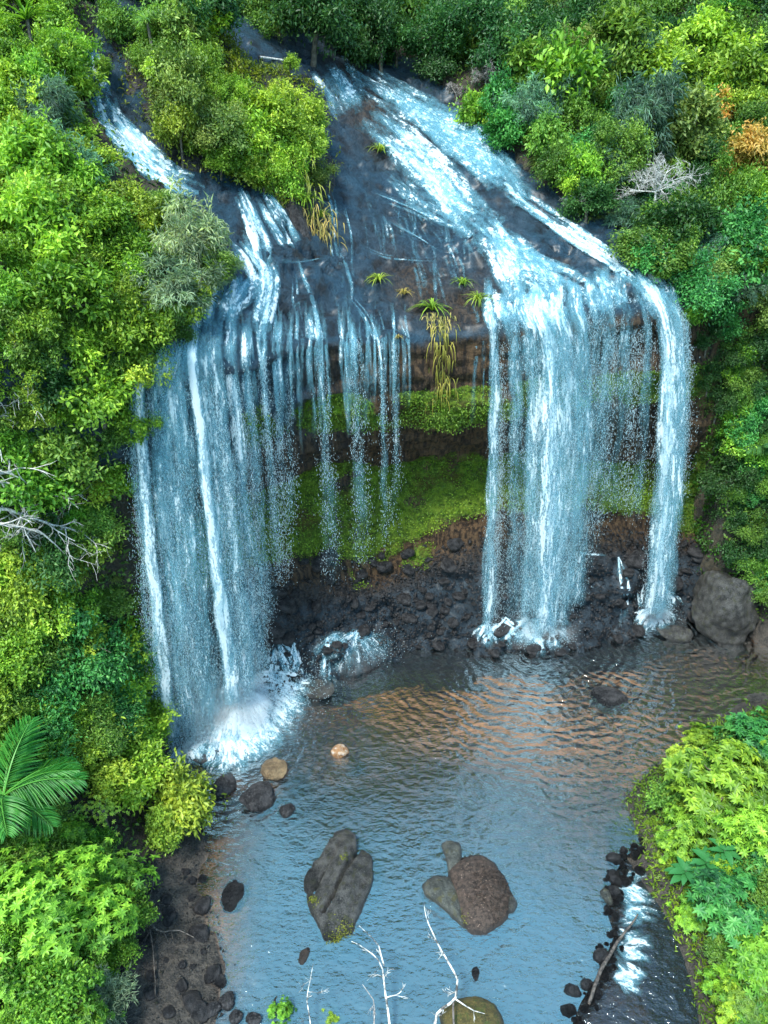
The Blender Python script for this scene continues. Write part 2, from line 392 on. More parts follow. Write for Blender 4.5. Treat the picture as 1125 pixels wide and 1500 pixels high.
# beds stepped into the slab, water drops from tread to tread
lev = (P0[:, 2] + fbm(P0 * (.35, .5, .4) + 3, 3) * 1.6) * 0.8; fr_ = lev % 1.0
disp = disp + slab * (0.42 * (np.where(fr_ < .8, fr_ / .8, (1 - fr_) / .2) - .5) * sstep(-.25, .25, fbm(P0 * .3 + 60, 2)) )
crk = np.abs(fbm(P0 * (.8, .8, .8) + 90, 3)); disp = disp - (slab + .8 * face) * .22 * np.exp(-(crk / .03) ** 2)
V = P0 + Nn * disp[:, None]
mossn = fbm(P0 * 0.55 + 13, 4)
band1 = sstep(8.35, 8.7, T) * (1 - sstep(9.35, 9.85, T)) * sstep(-7, -5, P0[:, 0]) 
band1 = band1 * np.clip(0.9 - 0.25 * sstep(5, 8, P0[:, 0]) + 0.6 * mossn, 0, 1)
band2 = sstep(10.5, 10.85, T) * (1 - sstep(11.7, 12.35, T + 0.35 * mossn))
moss = np.clip(np.maximum(band1, band2) * (0.82 + 0.6 * mossn + .45 * fbm(P0 * 1.7 + 40, 3)), 0, 1)
moss = np.maximum(moss, 0.75 * sstep(15, 18, P0[:, 0]) * sstep(7.6, 8.2, T) * (1 - sstep(12, 13, T)) * (0.6 + mossn))
moss = np.maximum(moss, 0.7 * sstep(11.8, 12.2, T) * (1 - sstep(12.5, 13.1, T)) * sstep(-3.5, -1, P0[:, 0]) * (1 - sstep(2, 4, P0[:, 0])) * (0.6 + 1.2 * mossn))
brown = sstep(6.9, 7.4, T + 0.3 * mossn) * (1 - sstep(12.2, 12.9, T)) * sstep(-4.5, -1, P0[:, 0])
brown = np.maximum(brown, 0.8 * sstep(9.0, 9.8, T) * (1 - sstep(12.2, 12.9, T)))
wet = np.clip(1 - .75 * sstep(11.6, 12.6, T) - 0.8 * brown - 0.35 * sstep(0, 0.4, mossn) * slab, 0, 1)  # wetness, also weights the sky blue painted on the rock
# drier bare ledges by the middle of the lip and above the white cascade
for (cx, cy, r) in ((4.2, 35.2, 2.2), (1.5, 36.5, 1.6), (-0.2, 47, 2.6)):
    q = np.exp(-((P0[:, 0] - cx) ** 2 + (P0[:, 1] - cy) ** 2) / r ** 2) * slab
    wet = np.clip(wet - 0.8 * q, 0, 1); brown = np.maximum(brown, 0.55 * q)
i = np.arange(nr - 1)[:, None] * nc; j = np.arange(nc - 1)[None]
quads = np.stack([i + j, i + j + 1, i + j + 1 + nc, i + j + nc], -1).reshape(-1, 4)
rock_me = new_mesh('rock_cliff', V, [quads], M['cliff'], True, {'moss': moss, 'brown': brown, 'wet': wet})
rock = tag(link('rock_cliff', rock_me), 'dark wet basalt cliff with sloping slab and mossy undercut bands', kind='structure')
bvh_rock = BVHTree.FromPolygons([tuple(v) for v in V], [tuple(q) for q in quads.tolist()])
def hit(bvh, px, py, down=0.0, far=200):
    d = raydir(px, py); o = CAM - np.array((0, 0, down))
    h = bvh.ray_cast(Vector(o), Vector(unit(d)), far)
    return (np.array(h[0]), np.array(h[1])) if h[0] is not None else None
LIPX = np.array([c[0] for c in cols]); LIPY = np.array([c[1] for c in cols]); WATY = np.array([c[11] for c in cols])

# ------------------------------------------------------------------ ground: hillsides, banks and the pool bed
ctrl = [(0, 14, -1), (0, 20, -1.3), (3, 26, -1.3), (8, 24, -1), (-3, 24, -1.2), (8, 31, -1.2), (-4, 28, -1), (14, 31, -1.2), (18, 31.8, -.8),
 (4, 33, -1), (-5.3, 20, -.45), (-4, 15.5, -.5), (0, 8, -1), (6, 9, -1), (9.5, 15, -1.2), (9, 20, -1), (-6.5, 24, -.9), (-8, 27, -.8),
 (-7.3, 20.7, .05), (-5.9, 16.5, .05), (-5.6, 14, .05), (-9.3, 17.9, .6), (-8.5, 14, .7), (-8, 9, .6), (-8.7, 23, .5), (-10.0, 25.5, .4), (-6, 8, .1),
 (-11, 15, 1.5), (-12, 19, 3), (-12, 22.5, 4), (-12.2, 26, 6.5), (-11.5, 28.5, 8), (-15, 14, 5), (-16, 19, 8), (-16, 23, 10), (-16, 27, 14.5), (-22, 15, 10), (-23, 20, 13),
 (-23, 26, 18), (-30, 20, 17), (-30, 28, 22), (-13, 29.5, 17), (-18, 32, 21), (-24, 34, 23), (-32, 36, 26), (-13, 34, 21.5), (-16, 38, 24.2),
 (-20, 42, 26), (-27, 46, 28.5), (-17, 47, 27.5), (-22, 54, 30.5), (-14, 55, 30), (-35, 50, 32), (-3, 54, 28.6), (2, 56, 29.5), (9, 54, 28.5),
 (14, 50, 26.5), (0, 64, 33), (-10, 62, 32.5), (12, 62, 32), (25, 60, 32), (-25, 64, 35), (0, 78, 40), (30, 76, 40), (-30, 76, 42), (45, 60, 38), (-45, 40, 32), (-45, 20, 24),
 (16, 40, 19.8), (15, 43, 21.8), (20, 40, 20.5), (20, 46, 24), (28, 42, 25), (28, 52, 29), (40, 45, 30), (12, 48, 25),
 (17.5, 38.8, 18.4), (23, 38.6, 19.5), (16.5, 35.6, 1.6), (20, 35.2, 1.2), (25, 34, 5), (24, 31, 4.5), (31, 34, 13), (22.5, 30.5, 1.2), (21.5, 33, .2), (40, 34, 22),
 (10.9, 20.1, .05), (11.6, 16.5, .05), (10.7, 23.4, .1), (11.3, 14, .05), (14, 26, .2), (16.7, 28.2, .1), (19.5, 29.6, .2), (14, 20, 1.5), (15, 16, 2), (15.5, 24, 1.6),
 (20, 26, 3), (20, 20, 5), (22, 14, 7), (28, 24, 9), (28, 18, 11), (36, 28, 15), (14, 10, 1.5), (45, 20, 20)]
bound_r = [(620, 118), (660, 150), (715, 190), (760, 245), (820, 300), (880, 345), (940, 405)]
bound_l = [(130, 120), (150, 185), (195, 245), (250, 285), (310, 360), (300, 440)]
slab_poly = []
for px, py in bound_r:
    h = hit(bvh_rock, px, py)
    if h: p = h[0]; ctrl += [(p[0] + .3, p[1], p[2] + .1), (p[0] + 2.4, p[1] + .6, p[2] + 1.2)]; slab_poly.append((p[0] + .2, p[1]))
lp = []
for px, py in bound_l:
    h = hit(bvh_rock, px, py)
    if h: p = h[0]; ctrl += [(p[0] - .3, p[1], p[2] + .1), (p[0] - 2.2, p[1] + .3, p[2] + .8)]; lp.append((p[0] - .2, p[1]))
slab_poly = [(3.0, 53)] + slab_poly + [(14.5, 36.5), (18.0, 38.5), (18, 35.0), (13, 33.0), (6, 33.0), (0, 31.5), (-4, 29.8), (-8.2, 28.4), (-10.2, 28.0), (-10.2, 27)] + lp[::-1] + [(-13, 47), (-8, 53)]
slab_poly = np.array(slab_poly)
ctrl = np.array(ctrl, float)
def tps(r2): return np.where(r2 > 1e-9, 0.5 * r2 * np.log(np.maximum(r2, 1e-9)), 0)
A_ = ctrl[:, :2]; K = tps(((A_[:, None] - A_[None]) ** 2).sum(-1)) + np.eye(len(A_)) * 0.6
Pm = np.hstack([np.ones((len(A_), 1)), A_]); L = np.block([[K, Pm], [Pm.T, np.zeros((3, 3))]])
sol = np.linalg.solve(L, np.concatenate([ctrl[:, 2], np.zeros(3)]))
def hill(xy):
    k = tps(((xy[:, None] - A_[None]) ** 2).sum(-1)); return k @ sol[:-3] + sol[-3] + xy @ sol[-2:]
def inpoly(xy, poly):
    x, y = xy[:, 0], xy[:, 1]; r = np.zeros(len(x), bool); n = len(poly)
    for a in range(n):
        x1, y1 = poly[a]; x2, y2 = poly[(a + 1) % n]
        c = ((y1 > y) != (y2 > y)) & (x < (x2 - x1) * (y - y1) / (y2 - y1 + 1e-12) + x1); r ^= c
    return r
gx = np.linspace(-48, 48, 330); gy = np.linspace(4, 82, 300)
XX, YY = np.meshgrid(gx, gy); xy = np.stack([XX.ravel(), YY.ravel()], 1)
z = np.concatenate([hill(q) for q in np.array_split(xy, 30)])
q3 = np.column_stack([xy, np.zeros(len(xy))])
z = z + fbm(q3 * 0.5, 4) * np.where(z > .8, .55, .14) + fbm(q3 * 2.2 + 4, 3) * .10 * (z > -.2)
ins = inpoly(xy, slab_poly)
for k in np.nonzero(ins)[0]:
    x, y = xy[k]
    if y < np.interp(x, LIPX, LIPY) + 6.5: z[k] = min(z[k], -1.5)
    else:
        h = bvh_rock.ray_cast(Vector((x, y, 70)), Vector((0, 0, -1)))
        if h[0] is not None: z[k] = min(z[k], h[0].z - 1.3)
pool_poly = np.array([(-5.3, 5), (-5.4, 13), (-5.6, 16.5), (-7.1, 20.7), (-7.9, 23), (-8.8, 25.3), (-9.3, 28), (-10.2, 28.5), (-10.2, 31), (-4, 40), (13, 41), (17.6, 41), (18.0, 36.6), (20.8, 35.2), (20.5, 32.5), (18.6, 30.6), (15.6, 28.6), (12.8, 25.8), (10.4, 23.4), (10.6, 20), (11.2, 16.5), (10.9, 13), (10.5, 5)])
inp = inpoly(xy, pool_poly)
for k in np.nonzero(~ins & ~inp & (xy[:, 1] > np.interp(xy[:, 0], LIPX, LIPY) + 1.0))[0]:
    h = bvh_rock.ray_cast(Vector((xy[k][0], xy[k][1], 70)), Vector((0, 0, -1)))
    if h[0] is not None: z[k] = max(z[k], h[0].z + .35)
sel = inp & ~(ins & (xy[:, 1] > np.interp(xy[:, 0], LIPX, LIPY) + 6.5))
z[sel] = np.where(xy[sel][:, 1] > 29.5, np.minimum(z[sel], -1.1), np.where(z[sel] > -.12, -.2, z[sel]))
sandc = [(on_z(720, 1015), 4.2), (on_z(640, 1010), 3.2), (on_z(895, 1078), 3.4), (on_z(940, 1050), 2.2), (on_z(840, 1060), 2.2), (on_z(910, 975), 1.3), (on_z(330, 1370), 1.1), (on_z(320, 1440), 1.3), (on_z(560, 1010), 1.5), (on_z(960, 1110), 1.6), (on_z(310, 1400), 1.4), (on_z(335, 1330), .9)]
sand = np.zeros(len(xy))
for p, r in sandc: sand = np.maximum(sand, np.exp(-(((xy - p[:2]) / (r * 1.25, r)) ** 2).sum(1)))
sand = sstep(0.25, 0.75, sand + 0.35 * fbm(q3 * 0.8 + 8, 3))
nx_, ny_ = len(gx), len(gy)
i = np.arange(ny_ - 1)[:, None] * nx_; j = np.arange(nx_ - 1)[None]
gq = np.stack([i + j, i + j + 1, i + j + 1 + nx_, i + j + nx_], -1).reshape(-1, 4)
gv = np.column_stack([xy, z])
ground = tag(link('ground', new_mesh('ground', gv, [gq], M['ground'], True, {'sand': sand, 'creek': (xy[:, 0] > 9.3) & (xy[:, 1] < 22.5)})), 'steep forest hillsides and dark stony banks around the pool', kind='structure')

# ------------------------------------------------------------------ mound of rock that parts the stream
isl_px = [(175, 40), (168, 90), (180, 130), (205, 185), (250, 235), (300, 262), (370, 270), (415, 305), (440, 345), (468, 380), (490, 372), (490, 300), (482, 215), (470, 140), (440, 112), (380, 112), (335, 90), (325, 45), (300, 25), (230, 20)]
ip = [hit(bvh_rock, *p)[0] for p in isl_px if hit(bvh_rock, *p)]
ip = np.array(ip); ic = ip.mean(0)
def ring_mesh(outline, ht, nring=10, seed=0, amp=.25, power=2.0, sub=4, drop=.4, base=None):
    """dome over a closed outline: outline (n,3); ht = height above the outline's level"""
    n = len(outline); tt = np.linspace(0, n, n * sub, endpoint=False)
    o = np.swapaxes(np.array([np.interp(tt, np.arange(n + 1), np.append(outline[:, k], outline[0, k])) for k in range(3)]), 0, 1)
    for _ in range(3): o = (np.roll(o, 1, 0) + 2 * o + np.roll(o, -1, 0)) / 4
    c = o.mean(0); vs = []; m = len(o)
    for r in np.linspace(1, 0.06, nring):
        p = c + (o - c) * (r ** .9); p[:, 2] += ht * (1 - r ** power); vs.append(p)
    low = o.copy(); low[:, 2] -= drop; low[:, :2] = c[:2] + (low[:, :2] - c[:2]) * 1.02
    vs = np.array([low] + vs).reshape(-1, 3)
    rr = np.repeat(np.concatenate([[1.02], np.linspace(1, .06, nring)]), m)
    d = fbm(vs * 0.9 + seed * 7.1, 4) * amp + -np.abs(fbm(vs * 2.6 + seed, 3)) * amp * .7 + fbm(vs * 9 + seed, 2) * amp * .18
    vs[:, 2] += d * (rr < 1.01); vs[:, :2] += (vs[:, :2] - c[:2]) * (d[:, None] * .18)
    a = np.arange(nring)[:, None] * m; b = np.arange(m)[None]; b2 = (b + 1) % m
    q = np.stack([a + b, a + b2, a + b2 + m, a + b + m], -1).reshape(-1, 4)
    cap = np.arange(m)[None] + nring * m
    return vs, [q, cap]
v_, p_ = ring_mesh(ip, 1.7, 9, 3, .5, 2.2, 5, 1.2)
isl = tag(link('rocky_mound', new_mesh('rocky_mound', v_, p_, M['scree'], True)), 'earthy rock mound that parts the stream above the falls', kind='structure')

# everything plants can stand on
allv = [V, gv, v_]; off = 0; polys = []
for vv, pp in ((V, [quads]), (gv, [gq]), (v_, p_)):
    for q in pp: polys += [tuple(x) for x in (np.asarray(q) + off).tolist()]
    off += len(vv)
bvh_all = BVHTree.FromPolygons([tuple(x) for x in np.concatenate(allv)], polys)
bvh_gnd = BVHTree.FromPolygons([tuple(x) for x in gv], [tuple(x) for x in gq.tolist()])
def drop_to(x, y, top=80.0, b=None):
    h = (b or bvh_all).ray_cast(Vector((x, y, top)), Vector((0, 0, -1)))
    return h[0].z if h[0] is not None else 0.0

# ------------------------------------------------------------------ pool and creek
fall_c = [on_z(780, 945), on_z(955, 915), on_z(345, 1100)]
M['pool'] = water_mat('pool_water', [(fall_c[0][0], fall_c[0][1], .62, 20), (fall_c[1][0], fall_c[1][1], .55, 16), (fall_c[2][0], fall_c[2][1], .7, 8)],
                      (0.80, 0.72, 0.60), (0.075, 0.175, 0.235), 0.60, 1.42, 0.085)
M['creek'] = water_mat('creek_water', [], (0.6, 0.58, 0.54), (0.03, 0.05, 0.065), 0.25, 1.7, 0.13)
weir = [on_z(px, py) for px, py in ((945, 1235), (915, 1255), (895, 1290), (890, 1340), (900, 1370), (880, 1420), (850, 1470), (835, 1510), (820, 1600))]
def flat(name, outline, zz, m, label):
    me = bpy.data.meshes.new(name); me.from_pydata([(p[0], p[1], zz) for p in outline], [], [list(range(len(outline)))]); me.materials.append(m)
    return tag(link(name, me), label, kind='structure')
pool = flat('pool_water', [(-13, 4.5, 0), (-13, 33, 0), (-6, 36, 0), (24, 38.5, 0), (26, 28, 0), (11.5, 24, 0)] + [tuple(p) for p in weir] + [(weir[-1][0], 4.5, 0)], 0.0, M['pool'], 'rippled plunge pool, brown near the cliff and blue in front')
creek = flat('creek_water', [(11.6, 24.0, 0)] + [(p[0] - .25, p[1], 0) for p in weir] + [(weir[-1][0] - .25, 4.5, 0), (16, 4.5, 0), (15, 23, 0)], -0.38, M['creek'], 'dark creek running out below the line of stones')

# ------------------------------------------------------------------ running water
def resample(p, step):
    p = np.asarray(p, float); s = np.concatenate([[0], np.cumsum(np.linalg.norm(np.diff(p, axis=0), axis=1))])
    n = max(4, int(s[-1] / step)); t = np.linspace(0, s[-1], n)
    return np.stack([np.interp(t, s, p[:, k]) for k in range(3)], 1), t
def smooth(p, n=2):
    for _ in range(n):
        q = p.copy(); q[1:-1] = (p[:-2] + 2 * p[1:-1] + p[2:]) / 4; p = q
    return p
ACROSS = np.array((-1, -.55, 0, .55, 1.0)); PROFILE = np.array((0, .75, 1, .75, 0))
def ribbon(mb, path, width, dens, lift=0.0, nrmv=None, seed=0):
    """path (n,3), width and dens scalars or per-point arrays"""
    p, s = resample(path, .28); n = len(p); p = smooth(p)
    f = np.linspace(0, 1, n)
    wd = np.interp(f, np.linspace(0, 1, len(np.atleast_1d(width))), np.atleast_1d(width)) / 2
    de = np.interp(f, np.linspace(0, 1, len(np.atleast_1d(dens))), np.atleast_1d(dens))
    if nrmv is None: p = p + np.stack([vnoise(np.stack([s * .55 + seed * 3.7, s * 0, s * 0 + k_], 1)) for k_ in (0, 5)] + [s * 0], 1) * (.13, .10, 0) * f[:, None] ** .5
    t = unit(np.gradient(p, axis=0))
    if nrmv is None:
        side = unit(np.cross(t, np.array((0, -1, 0.25)))); nm = unit(np.cross(side, t))
    else:
        nm = np.stack([np.interp(f, np.linspace(0, 1, len(nrmv)), nrmv[:, k]) for k in range(3)], 1); side = unit(np.cross(t, nm)); nm = unit(np.cross(side, t))
    if nm[n // 2][1] > 0.3 and nrmv is None: nm = -nm
    v = p[:, None] + side[:, None] * (wd[:, None] * ACROSS[None])[..., None] + nm[:, None] * lift
    bulge = (1 - ACROSS ** 2)[None, :, None] * np.minimum(wd, .4)[:, None, None] * .35
    v = v + nm[:, None] * bulge
    u = wd[:, None] * ACROSS[None] + seed * 3.17
    vv = np.repeat((s + seed * 7.7)[:, None], 5, 1)
    d = de[:, None] * PROFILE[None]
    i = np.arange(n - 1)[:, None] * 5; j = np.arange(4)[None]
    q = np.stack([i + j, i + j + 1, i + j + 6, i + j + 5], -1).reshape(-1, 4)
    mb.add(v.reshape(-1, 3), [q], {'dens': d.ravel()}, np.stack([u.ravel(), vv.ravel()], 1))
def on_rock(pts, step=10, bvh=bvh_rock):
    """image way-points -> path lying on the rock"""
    pts = np.asarray(pts, float); s = np.concatenate([[0], np.cumsum(np.linalg.norm(np.diff(pts, axis=0), axis=1))])
    t = np.arange(0, s[-1] + 1, step); o = []; nn = []
    for k in t:
        h = hit(bvh, np.interp(k, s, pts[:, 0]), np.interp(k, s, pts[:, 1]))
        if h is None: continue
        if o and np.linalg.norm(h[0] - o[-1]) > 4.5: continue
        o.append(h[0]); m = h[1]; nn.append(m if m[2] > 0 or m[1] < 0 else -m)
    return np.array(o), np.array(nn)
def drop_path(a, b, n=40):
    """thrown from a, lands at b"""
    z = np.linspace(a[2], b[2], n); f = np.sqrt(np.clip((a[2] - z) / max(a[2] - b[2], .01), 0, 1))
    p = np.empty((n, 3)); p[:, 2] = z; p[:, 0] = a[0] + (b[0] - a[0]) * f; p[:, 1] = a[1] + (b[1] - a[1]) * f
    return p
TET = np.array([(0, 0, 1), (.94, 0, -.33), (-.47, .82, -.33), (-.47, -.82, -.33)], float)
TETF = np.array([(0, 1, 2), (0, 2, 3), (0, 3, 1), (1, 3, 2)])
def drops(mb, pos, wid, leng):
    n = len(pos); ang = rng.uniform(0, 6.28, n)
    v = TET[None] * np.stack([wid, wid, leng], 1)[:, None]
    c, s = np.cos(ang)[:, None], np.sin(ang)[:, None]
    v = np.stack([v[..., 0] * c - v[..., 1] * s, v[..., 0] * s + v[..., 1] * c, v[..., 2]], -1) + pos[:, None]
    f = TETF[None] + (np.arange(n) * 4)[:, None, None]
    mb.add(v.reshape(-1, 3), [f.reshape(-1, 3)])

def fall_strand(mb, dm, lip_px, end, w0, w1, d0, d1, layers=2, nd=600, seed=0, pre=None, fwd=.0, dmid=None):
    """one strand of a fall: over the lip at lip_px, landing at end=(px,py,z)"""
    pre = pre or [(lip_px[0] - 2, lip_px[1] - 48)]; nd = int(nd * 1.9)
    path, nn = on_rock(list(pre) + [lip_px], 6)
    b = on_y(end[0], end[1], end[2][1]) if isinstance(end[2], tuple) else on_z(*end)
    a = path[-1] + np.array((0, -.35, .02))
    dp = drop_path(a, b)
    full = np.concatenate([path[:-1] + nn[:-1] * .10, dp])
    for k in range(layers):
        off = np.array((rng.normal(0, w0 * .22), rng.normal(-.05, .14), 0))
        f = np.linspace(0, 1, len(full))[:, None]
        dd = np.interp(np.linspace(0, 1, 20), (0, .3, 1), (d0, (d0 + d1) / 2 + .05, d1)) * rng.uniform(.82, 1.08); dd[0] = 0; dd[1] *= .7; dd[-1] *= .5
        ribbon(mb, full + off * (.4 + f), np.array((w0 * .8, w0, (w0 + w1) / 2, w1)) * rng.uniform(.75, 1.1), dd, .03, None, seed * 5 + k)
    # threads and drops thrown off the strand
    f = rng.uniform(0.02, 1, nd) ** (.75 if d1 > .25 else 1.25)
    idx = f * (len(dp) - 1); p = np.stack([np.interp(idx, np.arange(len(dp)), dp[:, k]) for k in range(3)], 1)
    lane = rng.normal(0, 1, 14)[rng.integers(0, 14, nd)] * .62 + rng.normal(0, .25, nd)
    ww = (w0 + (w1 - w0) * f) * .42
    p[:, 0] += lane * ww; p[:, 1] += rng.normal(0, .18, nd) * (.4 + f)
    kk = rng.integers(0, max(1, nd // 9), nd); p = p[kk] + rng.normal(0, 1, (nd, 3)) * (.11, .09, .34) * np.clip(.4 + f[kk], 0, 1.2)[:, None]
    drops(dm, p, rng.uniform(.007, .017, nd), rng.uniform(.012, .045, nd) * rng.choice((1, 1, 2.4), nd))

def guide(mb, pts, wpx, dens, n=4, spread=.5, seed=0, bvh=None, lift=.05, wmul=1.0):
    """several foaming ribbons side by side down the slab along image way-points"""
    pts = np.asarray(pts, float)
    tng = unit(np.gradient(pts, axis=0)); sd = np.stack([-tng[:, 1], tng[:, 0]], 1)
    for k in range(n):
        o = (rng.uniform(-1, 1) if n > 1 else 0) * wpx * spread
        wob = rng.normal(0, wpx * .08, len(pts))
        a, b = sorted(rng.uniform(0, 1, 2)); a *= .35; b = 1 - (1 - b) * .35
        q = pts + sd * (o + wob)[:, None]
        tt = np.linspace(a, b, 12); s0 = np.linspace(0, 1, len(q))
        q = np.stack([np.interp(tt, s0, q[:, m]) for m in (0, 1)], 1)
        path, nn = on_rock(q, 7, bvh or bvh_rock)
        if len(path) < 4: continue
        dep = depth_of(path[len(path) // 2]); wm = wpx / F * dep * rng.uniform(.35, .7) * wmul
        dd = dens * rng.uniform(.75, 1.15); nn = smooth(nn, 3)
        ribbon(mb, path, np.array((wm * .6, wm, wm, wm * .8)), np.array((dd * .3, dd, dd, dd, dd * .35)), lift + rng.uniform(0, .05), nn, seed * 9 + k)

# --- the cascade over the right of the slab
mb = MB()
G_ = [([(478, 95), (500, 130), (515, 172)], 60, .55, 9), ([(500, 92), (560, 130), (620, 165), (690, 215), (735, 262), (775, 302)], 46, .55, 12),
 ([(520, 165), (575, 200), (610, 235), (650, 280), (690, 318), (725, 350)], 48, .72, 14), ([(585, 215), (622, 250), (662, 290), (700, 322)], 26, 1.1, 8),
 ([(540, 120), (600, 170), (650, 205), (700, 245), (745, 285)], 44, .62, 12), ([(610, 160), (660, 195), (720, 240), (765, 285)], 50, .55, 10),
 ([(690, 312), (735, 350), (790, 385), (840, 405), (880, 440)], 34, .58, 10), ([(700, 325), (730, 365), (745, 400), (760, 450)], 40, .8, 10),
 ([(715, 340), (765, 385), (800, 420), (815, 465)], 44, .66, 10), ([(770, 300), (815, 328), (865, 362), (915, 395), (955, 435)], 22, 1.0, 16),
 ([(740, 275), (790, 310), (815, 325)], 24, .75, 6), ([(560, 250), (600, 290), (650, 320), (700, 345)], 26, .55, 6),
 ([(725, 425), (730, 455), (735, 490)], 40, .8, 7), ([(790, 420), (800, 450), (805, 490)], 55, .95, 9), ([(860, 400), (880, 430), (890, 470)], 50, .62, 8),
 ([(740, 262), (762, 290), (772, 305)], 16, 1.0, 5), ([(650, 150), (700, 190), (745, 240)], 26, .5, 6), ([(930, 405), (950, 430), (962, 470)], 36, .9, 8)]
for k, (p, wd, d, n) in enumerate(G_): guide(mb, p, wd, d, n, .5, k)
cas = tag(link('cascade', mb.mesh('cascade', M['slab_foam'], True)), 'white foaming cascade spreading down the right of the dark slab', 'cascade')
# --- the left stream and its slides
mb = MB()
for k, (p, wd, d, n) in enumerate([([(140, 125), (160, 175), (200, 225), (250, 265), (300, 285)], 36, .8, 14), ([(165, 170), (205, 215), (245, 245)], 30, .85, 8),
    ([(350, 275), (365, 310), (385, 360), (388, 395)], 24, .85, 10), ([(378, 285), (405, 325), (432, 372)], 26, .7, 10), ([(345, 345), (360, 370), (385, 400), (380, 440), (372, 480)], 30, .75, 10),
    ([(395, 375), (400, 420), (385, 470), (375, 510)], 26, .75, 8), ([(330, 400), (318, 440), (310, 490)], 34, .8, 10), ([(370, 400), (345, 440), (330, 490)], 34, .7, 8), ([(270, 455), (275, 490)], 40, .8, 6), ([(120, 60), (138, 110), (150, 150)], 24, .55, 6)]): guide(mb, p, wd, d, n, .5, 40 + k)
tag(link('stream', mb.mesh('stream', M['slab_foam'], True)), 'narrow white stream sliding down the gully left of the planted mound', 'stream')
# --- thin films in the middle of the slab
mb = MB()
for k, (p, wd, d, n) in enumerate([([(478, 270), (490, 310), (485, 350), (497, 400)], 9, .6, 4), ([(500, 300), (512, 340), (515, 390)], 7, .55, 3), ([(430, 375), (440, 400), (455, 440), (462, 480)], 9, .5, 4),
    ([(455, 455), (466, 500), (472, 545)], 16, .75, 5), ([(395, 385), (440, 385), (490, 378)], 6, .5, 3), ([(505, 430), (540, 470), (552, 510)], 8, .5, 4), ([(545, 285), (600, 305), (660, 335)], 8, .5, 5), ([(400, 400), (405, 470), (400, 540)], 9, .6, 4), ([(510, 490), (520, 540)], 14, .5, 4), ([(640, 300), (690, 350), (715, 390)], 16, .45, 5),
    ([(430, 400), (432, 440), (440, 480)], 8, .5, 4), ([(560, 320), (600, 340), (650, 370)], 6, .35, 4), ([(520, 360), (560, 380), (640, 385)], 6, .3, 4)]): guide(mb, p, wd, d, n, .6, 70 + k)
for k in range(34):
    x0 = rng.uniform(480, 680); y0 = rng.uniform(260, 390); dx = rng.uniform(.1, .8) * (1 if x0 > 520 else .3)
    guide(mb, [(x0, y0), (x0 + 22 * dx + rng.normal(0, 3), y0 + 25), (x0 + 60 * dx, y0 + 55), (x0 + 80 * dx + rng.normal(0, 4), y0 + 90)], rng.uniform(5, 14), rng.uniform(.18, .36), 2, .6, 140 + k)
tag(link('water_film', mb.mesh('water_film', M['slab_foam'], True)), 'thin threads of water creeping over the bare middle of the slab', 'trickle')

def waterfall(name, label, strands, cat='waterfall', group=None):
    mb, dm = MB(), MB(); e0 = strands[0][1]; root_p = on_y(e0[0], e0[1], e0[2][1]) if isinstance(e0[2], tuple) else on_z(*e0)
    for k, s in enumerate(strands):
        fall_strand(mb, dm, *s[:6], **dict(s[6], seed=hash_(label) + k))
    root = empty(name, root_p); tag(root, label, cat, group)
    a = link('water_sheet', mb.mesh('water_sheet', M['fall'], True), root, -Vector(root_p))
    b = link('spray', dm.mesh('spray', M['drop'])); b.parent = root; b.location = -Vector(root_p); b['kind'] = 'stuff'
    return root
def hash_(s): return sum(ord(c) for c in s) % 97
Lw = waterfall('waterfall', 'tall curtain of white water falling left, behind the leaning lime tree', [
    ((285, 508), (345, 1020, ('y', 27.6)), .5, .65, 1.2, 1.0, dict(layers=4, nd=5000)), ((256, 515), (290, 1085, ('y', 26.7)), 1.1, 1.3, .62, .34, dict(layers=2, nd=4000)),
    ((216, 530), (256, 1096, ('y', 26.2)), .5, .7, .85, .8, dict(layers=3, nd=5000)), ((207, 545), (238, 1080, ('y', 26.2)), .5, .6, .5, .4, dict(layers=1, nd=2200)),
    ((236, 520), (272, 1092, ('y', 26.5)), 1.0, 1.3, .42, .40, dict(layers=2, nd=3000)),
    ((318, 502), (366, 1010, ('y', 28.1)), .9, 1.2, .72, .36, dict(layers=2, nd=4500)), ((340, 505), (383, 985, ('y', 28.7)), .6, .8, .85, .40, dict(layers=3, nd=4500)),
    ((300, 505), (352, 1040, ('y', 27.5)), 1.1, 1.4, .66, .42, dict(layers=2, nd=3500)),
    ((362, 510), (395, 900, ('y', 29.4)), .5, .9, .62, .12, dict(layers=2, nd=2500)), ((385, 520), (408, 850, ('y', 29.8)), .4, .9, .55, .08, dict(layers=2, nd=1800)), ((405, 535), (420, 830, ('y', 30.1)), .3, .8, .55, .08, dict(layers=1, nd=1200)),
    ((425, 535), (432, 790, ('y', 30.4)), .3, .6, .45, .06, dict(layers=1, nd=500)), ((268, 512), (306, 1060, ('y', 27.0)), 1.3, 1.6, .5, .32, dict(layers=2, nd=3500)), ((246, 518), (286, 1080, ('y', 26.6)), 1.0, 1.2, .45, .32, dict(layers=2, nd=2500))])
